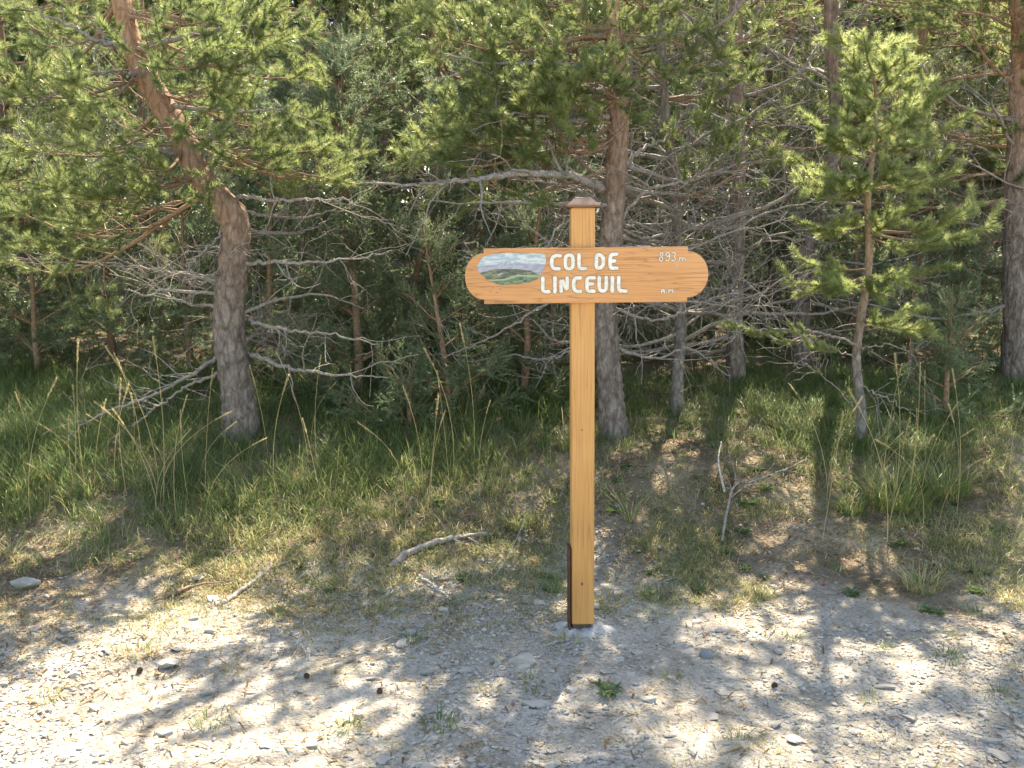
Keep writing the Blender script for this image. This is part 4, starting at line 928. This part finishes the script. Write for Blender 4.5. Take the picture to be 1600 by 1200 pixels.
for x, y in ((1195, 905), (1165, 890), (935, 1072), (962, 1076), (950, 1085), (1060, 640), (1130, 640), (1465, 960), (1445, 955), (620, 790), (650, 800), (560, 810), (1010, 930), (470, 890), (740, 700), (860, 720), (1240, 640), (1330, 930), (980, 730), (1115, 700), (1080, 680), (690, 760), (500, 700)):
    p = on_ground(x, y); o = obj('weed', WM[int(_pb.random() * 3)]); o.location = p; o.rotation_euler = (0, 0, _pb.random() * 6); s = 0.7 + 0.6 * _pb.random(); o.scale = (s, s, s)
    tag(o, 'small broad-leaved green weed rosette on the ground', 'weed', 'weeds on bank and gravel')
_w = np.random.default_rng(31)
for k in range(46):
    x, y = _w.uniform(420, 1560), _w.uniform(690, 930)
    if 880 < x < 945: continue
    o = obj('weed', WM[int(_w.random() * 3)]); o.location = on_ground(x, y); o.rotation_euler = (0, 0, _w.random() * 6); q = 0.6 + 0.8 * _w.random(); o.scale = (q, q, q)
    side = 'between the crooked pine and the signpost' if x < 900 else 'between the signpost and the young pine' if x < 1340 else 'around the young pine tussocks'
    tag(o, 'low broad-leaved weed among the bank grass ' + side, 'weed', 'bank weeds ' + side)
rm = weed_mesh(9, 2, 0.028, REDLEAF)
for x, y, l in ((1014, 872, 'tiny red leaf upright on the soil right of the post'), (1286, 912, 'tiny red leaf upright in weeds below the fallen branch')):
    o = obj('red_leaf', rm); o.location = on_ground(x, y); o.rotation_euler = (0, 0.5, x); tag(o, l, 'leaf')

# ------------------------------------------------------------------ fallen wood and roots
def ground_stick(name, pts, r0, r1, mat, label, cat, lift=0.0, twigs=0, seed=0, group=None):
    P = []
    for q in pts: g = on_ground(q[0], q[1]); g[2] += (q[2] if len(q) > 2 else 0) + lift; P.append(g)
    t_ = P[0].copy(); Q_, rr = smooth_path(P, np.linspace(r0, r1, len(P)), 8 * len(P)); rg = np.random.default_rng(seed); Q_[:, 2] += rg.normal(size=len(Q_)) * 0.003
    mb = MB(); mb.tube(Q_ - t_, rr, 8, rough=0.35, seed=seed)
    for k in range(twigs):
        i_ = int((0.2 + 0.75 * rg.random()) * (len(Q_) - 2)); d = rot_side(Q_[i_ + 1] - Q_[i_], (1 if rg.random() < 0.5 else -1) * R(30 + 30 * rg.random()), abs(rg.normal()) * 0.4, rg)
        P2, e = wander(Q_[i_], d, 0.12 + 0.25 * rg.random(), 5, rg, 0.15, 0.03); mb.tube(P2 - t_, np.linspace(rr[i_] * 0.6, 0.0015, 6), 4)
    o = mb.build(name, mat, None, True); o.location = t_; return tag(o, label, cat, group)
ground_stick('fallen_branch', [(1128, 850, 0.015), (1138, 800, 0.05), (1150, 775, 0.06), (1190, 765, 0.06), (1235, 745, 0.06), (1260, 730, 0.05)], 0.0075, 0.003, TWIG, 'fallen forked grey branch on the bank right of the post', 'branch', 0, 9, 1)
ground_stick('fallen_stick', [(1126, 722, 0.12), (1122, 745, 0.08), (1132, 780, 0.04)], 0.003, 0.007, BLEACH, 'pale bent stick rising from the fallen forked branch', 'stick', 0, 0, 2)
ground_stick('tree_root', [(605, 888, -0.01), (640, 868, 0.015), (690, 852, 0.02), (735, 842, 0.012), (762, 836, 0.0)], 0.020, 0.010, TWIG, 'thick exposed root running along the bank lip', 'root', 0, 3, 3)
ground_stick('tree_root', [(345, 945, 0.0), (385, 922, 0.012), (408, 905, 0.012), (425, 884, 0.0)], 0.010, 0.012, TWIG, 'exposed root slanting down the bank below the crooked pine', 'root', 0, 1, 4)
ground_stick('tree_root', [(240, 942, 0.0), (270, 932, 0.014), (298, 920, 0.008)], 0.010, 0.012, LIMB, 'short brown root stub emerging at the grass edge', 'root', 0, 1, 5)
ground_stick('fallen_stick', [(655, 905, 0.012), (680, 922, 0.012), (704, 940, 0.01)], 0.007, 0.005, BLEACH, 'short bleached stick lying below the thick root', 'stick', 0, 0, 6)
for k, (x, y) in enumerate(((880, 1005), (470, 1010), (1300, 960), (1060, 905), (760, 905), (560, 880), (1210, 985), (300, 1000), (1400, 1140), (980, 1120))):
    a = _pb.random() * 3; ground_stick('twig', [(x, y, 0.006), (x + 18 * math.cos(a), y + 9 * math.sin(a), 0.01), (x + 38 * math.cos(a), y + 17 * math.sin(a), 0.006)], 0.003, 0.0015, BLEACH, 'thin dry twig lying on the stony ground', 'twig', 0, 1, 80 + k, 'dry twigs on the gravel')
for x, y in ((594, 1086), (220, 1050), (478, 1058), (1212, 1072)):
    g = on_ground(x, y); o = obj('pine_cone', CONEM); o.location = g + np.array([0, 0, 0.006]); o.scale = (0.55, 0.55, 0.55); o.rotation_euler = (1.5, 0.2, x); tag(o, 'small dark fallen pine cone on the gravel', 'pine cone', 'cones on the gravel')

# ------------------------------------------------------------------ stones
def stone_mesh(seed, fx, fy, fz, npts=16, name='stone', mat=STONE, bev=0.06):
    rg = np.random.default_rng(seed); bm = bmesh.new(); P = rg.normal(size=(npts, 3)); P /= np.linalg.norm(P, axis=1)[:, None]; P *= (0.82 + 0.25 * rg.random((npts, 1)))
    P[:, 2] = np.clip(P[:, 2], -0.6, 0.62)
    for q in P: bm.verts.new((q[0] * fx, q[1] * fy, q[2] * fz))
    r_ = bmesh.ops.convex_hull(bm, input=bm.verts[:])
    bmesh.ops.delete(bm, geom=[g for g in r_['geom_interior'] if isinstance(g, bmesh.types.BMVert)], context='VERTS')
    me = bpy.data.meshes.new(name); bm.to_mesh(me); bm.free(); me.materials.append(mat)
    a_ = me.attributes.new('tint', 'FLOAT', 'POINT'); a_.data.foreach_set('value', np.full(len(me.vertices), 0.5, np.float32)); return me
SMESH = [stone_mesh(q, 1, 0.55 + 0.4 * ((q * 37) % 10) / 10, 0.22 + 0.28 * ((q * 53) % 10) / 10) for q in range(14)]
def put_stone(me, x, y, r_, label, group=None, sink=0.35, rz=None, hf=0.35, name='stone', tilt=0.12):
    o = obj(name, me); o.location = (x, y, hz(x, y) + r_ * hf * (0.5 - sink)); o.rotation_euler = (tilt * _pb.normal(), tilt * _pb.normal(), _pb.random() * 6.28 if rz is None else rz); o.scale = (r_, r_, r_)
    return tag(o, label, 'stone', group)
for (x, y, w_, sd, fy, fz, lab) in (
    (257, 1040, 58, 1, 0.6, 0.28, 'large flat white limestone slab half sunk in the gravel'),
    (821, 1036, 46, 2, 0.7, 0.55, 'angular buff rock on the gravel in front of the concrete footing'),
    (841, 945, 24, 3, 0.8, 0.6, 'small tan rock on the bank foot left of the post'),
    (320, 1086, 26, 4, 0.6, 0.4, 'white wedge-shaped stone lying alone on the bright gravel'),
    (332, 988, 26, 5, 0.6, 0.45, 'pale blocky stone at the sunny gravel edge below the root'),
    (692, 955, 20, 6, 0.8, 0.6, 'grey stone beneath the short bleached stick'),
    (40, 914, 40, 7, 0.6, 0.5, 'pale stone block at the grass edge near the root stub'),
    (1383, 1075, 32, 8, 0.5, 0.3, 'flat grey stone slab on the gravel below the tussock'),
    (1548, 1160, 34, 9, 0.55, 0.4, 'flat buff stone slab at the straw-strewn gravel'),
    (1092, 975, 20, 10, 0.7, 0.5, 'whitish stone in the litter right of the footing'),
    (840, 1105, 60, 11, 0.5, 0.2, 'broad thin limestone plate bedded in the gravel below the buff rock'),
    (580, 1062, 34, 12, 0.6, 0.25, 'pale flat stone plate beside a fallen pine cone')):
    g = on_ground(x, y); r_ = w_ / 2 / FPX * np.linalg.norm(g - [0, 0, CAMZ]); put_stone(stone_mesh(700 + sd, 1, fy, fz, 18), g[0], g[1], r_ * 1.05, lab, None, 0.3, _pb.normal() * 0.3, fz)
bmp = bmesh.new(); bmesh.ops.create_icosphere(bmp, subdivisions=3, radius=1)
for v in bmp.verts: v.co = Vector((v.co.x, v.co.y * 0.85, v.co.z * 0.75)) * (1 + 0.05 * math.sin(v.co.x * 4 + v.co.y * 3))
me = bpy.data.meshes.new('pebble'); bmp.to_mesh(me); bmp.free(); me.materials.append(BLUESTONE)
for f in me.polygons: f.use_smooth = True
g = on_ground(1103, 1026); put_stone(me, g[0], g[1], 0.031, 'smooth round blue-grey pebble on the gravel right of the post', None, 0.2, None, 0.75, 'pebble')
rg = np.random.default_rng(123); cnt = 0
while cnt < 290:
    x = rg.uniform(-2.6, 2.7); y = 2.72 + (rg.random() ** 1.3) * 1.9
    if abs(x) > 0.56 * y + 0.1 or (y > 4.0 and rg.random() < 0.6) or math.hypot(x - PX, y - PY) < 0.12: continue
    if vnoise(np.array([x * 1.7 + 5]), np.array([y * 1.7]))[0] + 0.35 * rg.random() < 0.5: continue
    r_ = 0.012 + 0.032 * rg.random() ** 3
    put_stone(SMESH[int(rg.random() * 14)], x, y, r_, 'small angular pale limestone chip lying loose on the gravel track', 'loose stone chips on the gravel track', 0.3); cnt += 1
# gravel: countless small chips
def gravel():
    rg = np.random.default_rng(321); mb = MB(); bm = bmesh.new(); bmesh.ops.create_icosphere(bm, subdivisions=1, radius=1); bm.verts.ensure_lookup_table()
    V0 = np.array([v.co[:] for v in bm.verts]); F0 = np.array([[v.index for v in f.verts] for f in bm.faces]); bm.free()
    n = 90000; x = rg.uniform(-3.0, 3.2, n); y = rg.uniform(2.5, 5.4, n)
    k = (rg.random(n) < (0.10 + 0.9 * sstep(0.36, 0.56, fbm(x * 1.6 + 2, y * 1.6 + 60))) * (1 - 0.92 * sstep(-0.9, 0.1, y - edge(x)))); x, y = x[k], y[k]; n = len(x)
    r_ = 0.0032 + 0.012 * rg.random(n) ** 3.2
    V = V0[None] * (0.72 + 0.5 * rg.random((n, len(V0), 1))); V[:, :, 1] *= (0.5 + 0.5 * rg.random(n))[:, None]; V[:, :, 2] *= (0.22 + 0.4 * rg.random(n))[:, None]
    a = rg.random(n) * 6.283; c, s = np.cos(a)[:, None], np.sin(a)[:, None]; X = V[:, :, 0] * c - V[:, :, 1] * s; Y_ = V[:, :, 0] * s + V[:, :, 1] * c
    tl = rg.normal(size=(n, 1)) * 0.25; Z = V[:, :, 2] + X * tl
    W = np.stack([X, Y_, Z], -1) * r_[:, None, None]; W += np.stack([x, y, height(x, y) + r_ * 0.12], -1)[:, None, :]
    T_ = (np.arange(n)[:, None, None] * len(V0) + F0[None]).reshape(-1, 3)
    mb.add(W.reshape(-1, 3), None, T_, 0, np.repeat(rg.random(n), len(V0)))
    tag(mb.build('gravel', STONE), 'pale limestone gravel strewn over the track', 'gravel', kind='stuff')
gravel()
# dry litter: needles, straw and leaf scraps
def litter():
    rg = np.random.default_rng(222); mb = MB(); n = 90000; x = rg.uniform(-3.4, 3.6, n); y = rg.uniform(2.7, 6.4, n)
    k = rg.random(n) < (0.22 + 0.78 * sstep(-1.5, -0.2, y - edge(x))) * (0.3 + 0.7 * sstep(0.36, 0.52, fbm(x * 1.9 + 12, y * 1.9 + 3))); x, y = x[k], y[k]; n = len(x)
    a = rg.random(n) * 6.283; L = 0.012 + 0.035 * rg.random(n); w_ = 0.0012 + 0.004 * rg.random(n) ** 3; d = np.stack([np.cos(a), np.sin(a), 0.25 * rg.normal(size=n)], -1); s = np.stack([-np.sin(a), np.cos(a), np.zeros(n)], -1)
    c = np.stack([x, y, height(x, y) + 0.005 + 0.006 * rg.random(n)], -1); V = np.stack([c - d * L[:, None] / 2 - s * w_[:, None], c - d * L[:, None] / 2 + s * w_[:, None], c + d * L[:, None] / 2 + s * w_[:, None] * 0.5, c + d * L[:, None] / 2 - s * w_[:, None] * 0.5], 1)
    mb.add(V.reshape(-1, 3), np.arange(4 * n).reshape(-1, 4), None, 0, np.repeat(rg.random(n), 4))
    tag(mb.build('dry_litter', LITTER), 'dry needles and straw scraps littering the bank foot', 'litter', kind='stuff')
litter()
print('objects', len(bpy.data.objects), 'unique tris', sum(sum(len(p.vertices) - 2 for p in m.polygons) for m in bpy.data.meshes if len(m.polygons) < 300000))
